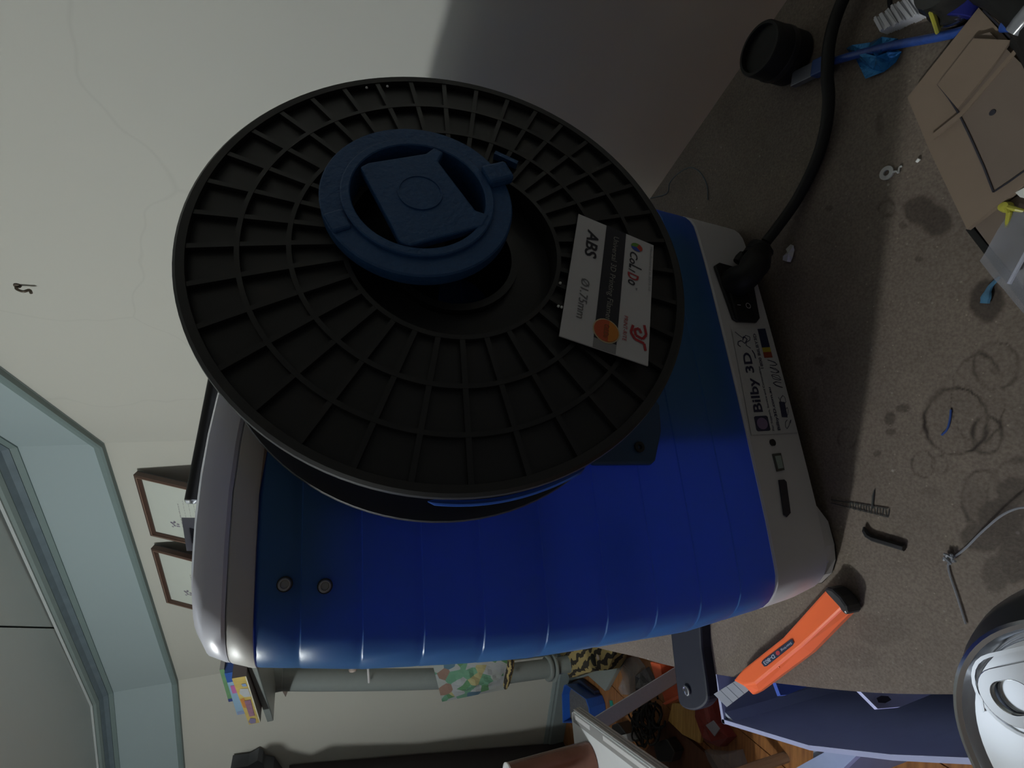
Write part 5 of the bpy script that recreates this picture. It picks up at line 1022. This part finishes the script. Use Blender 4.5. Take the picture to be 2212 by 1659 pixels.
# ------------------------------------------------------------------ white folding table, its silver leg and the brown tube on it
wz = -0.42
WT_ = mat('table_white', (0.80, 0.83, 0.86), 0.45, var=0.02); WG = mat('table_edge_grey', (0.33, 0.33, 0.335), 0.5)
E0, E1 = at(1232, 1532, wz), at(1436, 1680, wz); ev = (E1 - E0).normalized(); ep_ = V((-ev.y, ev.x, 0)); ep_ = ep_ if ep_.dot(at(1205, 1620, wz) - E0) > 0 else -ep_
tb = empty('white_folding_table', g(E0.lerp(E1, 0.5) + ep_ * 0.15, FLOORZ), 'white plastic folding table with grooved grey edge and silver leg', 'table')
rc_ = 0.02
outl = [E0 + ev * rc_, E1, E1 + ep_ * 0.45, E0 + ep_ * 0.45, E0 + ep_ * rc_, E0 + ep_ * rc_ * 0.3 + ev * rc_ * 0.3]
mb = MB(); mb.prism(outl, V((0, 0, -0.028))); mb.build('table_top', WT_, tb, bevel=0.004)
for k, (h0, o_) in enumerate(((0.002, 0.004), (0.010, 0.006), (0.018, 0.008))):
    mb = MB(); c0_ = E0 + ev * rc_ - ep_ * o_ * 0.5; mb.prism([c0_ + V((0, 0, -h0)), E1 - ep_ * o_ * 0.5 + V((0, 0, -h0)), E1 - ep_ * o_ * 0.5 + V((0, 0, -h0 - 0.006)), c0_ + V((0, 0, -h0 - 0.006))], -ep_ * 0.004); mb.build('edge_rib', WG, tb)
for f0, f1 in ((0.07, 0.26), (0.42, 0.98)):
    p, q = E0.lerp(E1, f0) + ep_ * 0.006, E0.lerp(E1, f1) + ep_ * 0.006; mb = MB(); mb.prism([p, q, q + ep_ * 0.012, p + ep_ * 0.012], V((0, 0, 0.0015))); mb.build('raised_slot', WHITE, tb)
mb = MB(); mb.prism([E0 + ep_ * 0.003 + ev * .015, E1 + ep_ * 0.003, E1 + ep_ * 0.03, E0 + ep_ * 0.03 + ev * .015], V((0, 0, 0.0006))); mb.build('grey_border', WG, tb)
la, lb = at(1288, 1566, wz - 0.03), at(1478, 1447, FLOORZ + 0.045); mb = MB(); d = (lb - la); lb = la + d * ((FLOORZ - la.z) / d.z); d = (lb - la).normalized(); s1 = d.cross((CAMP - la).normalized()).normalized(); s2 = d.cross(s1)
mb.box(la.lerp(lb, 0.5), (lb - la) * 0.5, s1 * 0.019, s2 * 0.012); mb.build('leg', ALU, tb, bevel=0.002)
for f in (0.1, 0.9):
    c_ = E0.lerp(E1, f) + ep_ * 0.4; mb = MB(); mb.tube([g(c_, FLOORZ), g(c_, wz - 0.028)], 0.012, 10); mb.build('leg', ALU, tb)
c_ = E0.lerp(E1, 0.95) + ep_ * 0.05; mb = MB(); mb.tube([g(c_, FLOORZ), g(c_, wz - 0.028)], 0.012, 10); mb.build('leg', ALU, tb)
# copper-brown tube standing on the table
rt = 0.047; tc_ = at(1262, 1659, wz)
tc_ = at(1276, 1643, wz)
tube_ = empty('brown_tube', g(tc_, wz), 'glossy copper-brown round tube standing on the white table', 'tube')
htop = zon(1100, 0, tc_) - wz
COP = mat('copper_brown', (0.16, 0.07, 0.05), 0.22, 0.6, var=0.35, scale=20)
mb = MB(); mb.lathe([(0, 0.0021), (rt, 0.002), (rt, htop), (rt - 0.0015, htop), (rt - 0.0015, 0.004), (0, 0.004)], tc_, (0, 0, 1), 48); mb.build('tube_wall', COP, tube_, smooth=True)
mb = MB(); mb.lathe([(rt + 0.0005, htop - 0.002), (rt + 0.001, htop + 0.002), (rt - 0.003, htop + 0.002), (rt - 0.003, htop - 0.004)], tc_, (0, 0, 1), 48); mb.build('white_rim', WHITE, tube_, smooth=True)
mb = MB(); mb.lathe([(0, htop - 0.004), (rt - 0.002, htop - 0.004), (rt - 0.002, htop - 0.006), (0, htop - 0.006)], tc_, (0, 0, 1), 40); mb.build('pale_lining', WHITE, tube_)

# ------------------------------------------------------------------ dark cabinet by the left wall, object on top
DK = mat('dark_cabinet_wood', (0.035, 0.028, 0.030), 0.5)
cab = empty('dark_cabinet', g(onC(900, 1700, 0.1), FLOORZ), 'dark brown cabinet against the left wall at the photo bottom edge', 'cabinet')
q0_, q1_ = onC(625, 1653, 0.012), onC(1195, 1606, 0.012)
xz = q1_.copy(); ztop = q0_.z; side0 = g(q1_.lerp(q0_, 0.5), FLOORZ)
loops = [q0_, q1_, g(q1_, FLOORZ), ]
cdir = tC
mb = MB(); pA = q0_; pB = g(q1_, FLOORZ)
poly_ = [pA, q1_, g(q1_, FLOORZ), g(q1_, FLOORZ) + cdir * 0.5, g(q1_, ztop) + cdir * 0.5]
mb.prism(poly_, nC * 0.094); mb.build('carcass', DK, cab)
mb = MB(); c_ = [p + nC * 0.094 for p in (pA + cdir * 0.015 + V((0, 0, -.015)), q1_ + cdir * 0.015, g(q1_, FLOORZ + 0.03) + cdir * 0.015, g(q1_, FLOORZ + 0.03) + cdir * 0.45, g(q1_, ztop - 0.015) + cdir * 0.45)]; mb.prism(c_, nC * 0.004); dr_ = mb.build('door', DK, cab)
mb = MB(); mb.tube([onC(900, 1690, 0.118), onC(930, 1689, 0.118)], 0.003, 8); mb.build('handle', STEEL, dr_)
tz_ = ztop
bt = [onC(x, y, 0.06) for x, y in ((500, 1690), (498, 1660), (535, 1655), (556, 1643), (566, 1648), (570, 1658), (590, 1662), (610, 1690))]
tag(MB().prism(bt, nC * -0.05).build('dark_ornament', mat('slate_cloth', (0.07, 0.075, 0.085), 0.7)), 'dark grey folded object standing on the cabinet at the bottom left', 'ornament')

# added unseen panel, outlined to cast the shadow band on the left wall
LP = V((-1.13, 0.34, 0.90)); mb = MB(); pts = []
for x, y in ((505, 1700), (508, 1655), (520, 1627), (570, 1616), (582, 1605), (610, 1604), (620, 1616), (672, 1629), (716, 1609), (900, 1604), (1130, 1577), (1215, 1560)):
    wp = on(x, y, K2, nC); pts.append(LP.lerp(wp, 0.62))
pts = pts + [g(pts[-1], FLOORZ + 0.03), g(pts[-1], FLOORZ + 0.03) + tC * 0.7, g(pts[0], pts[0].z) + tC * 0.6]
mb.prism(pts, nC * 0.02); mb.build('shadow_caster', DK, cab)
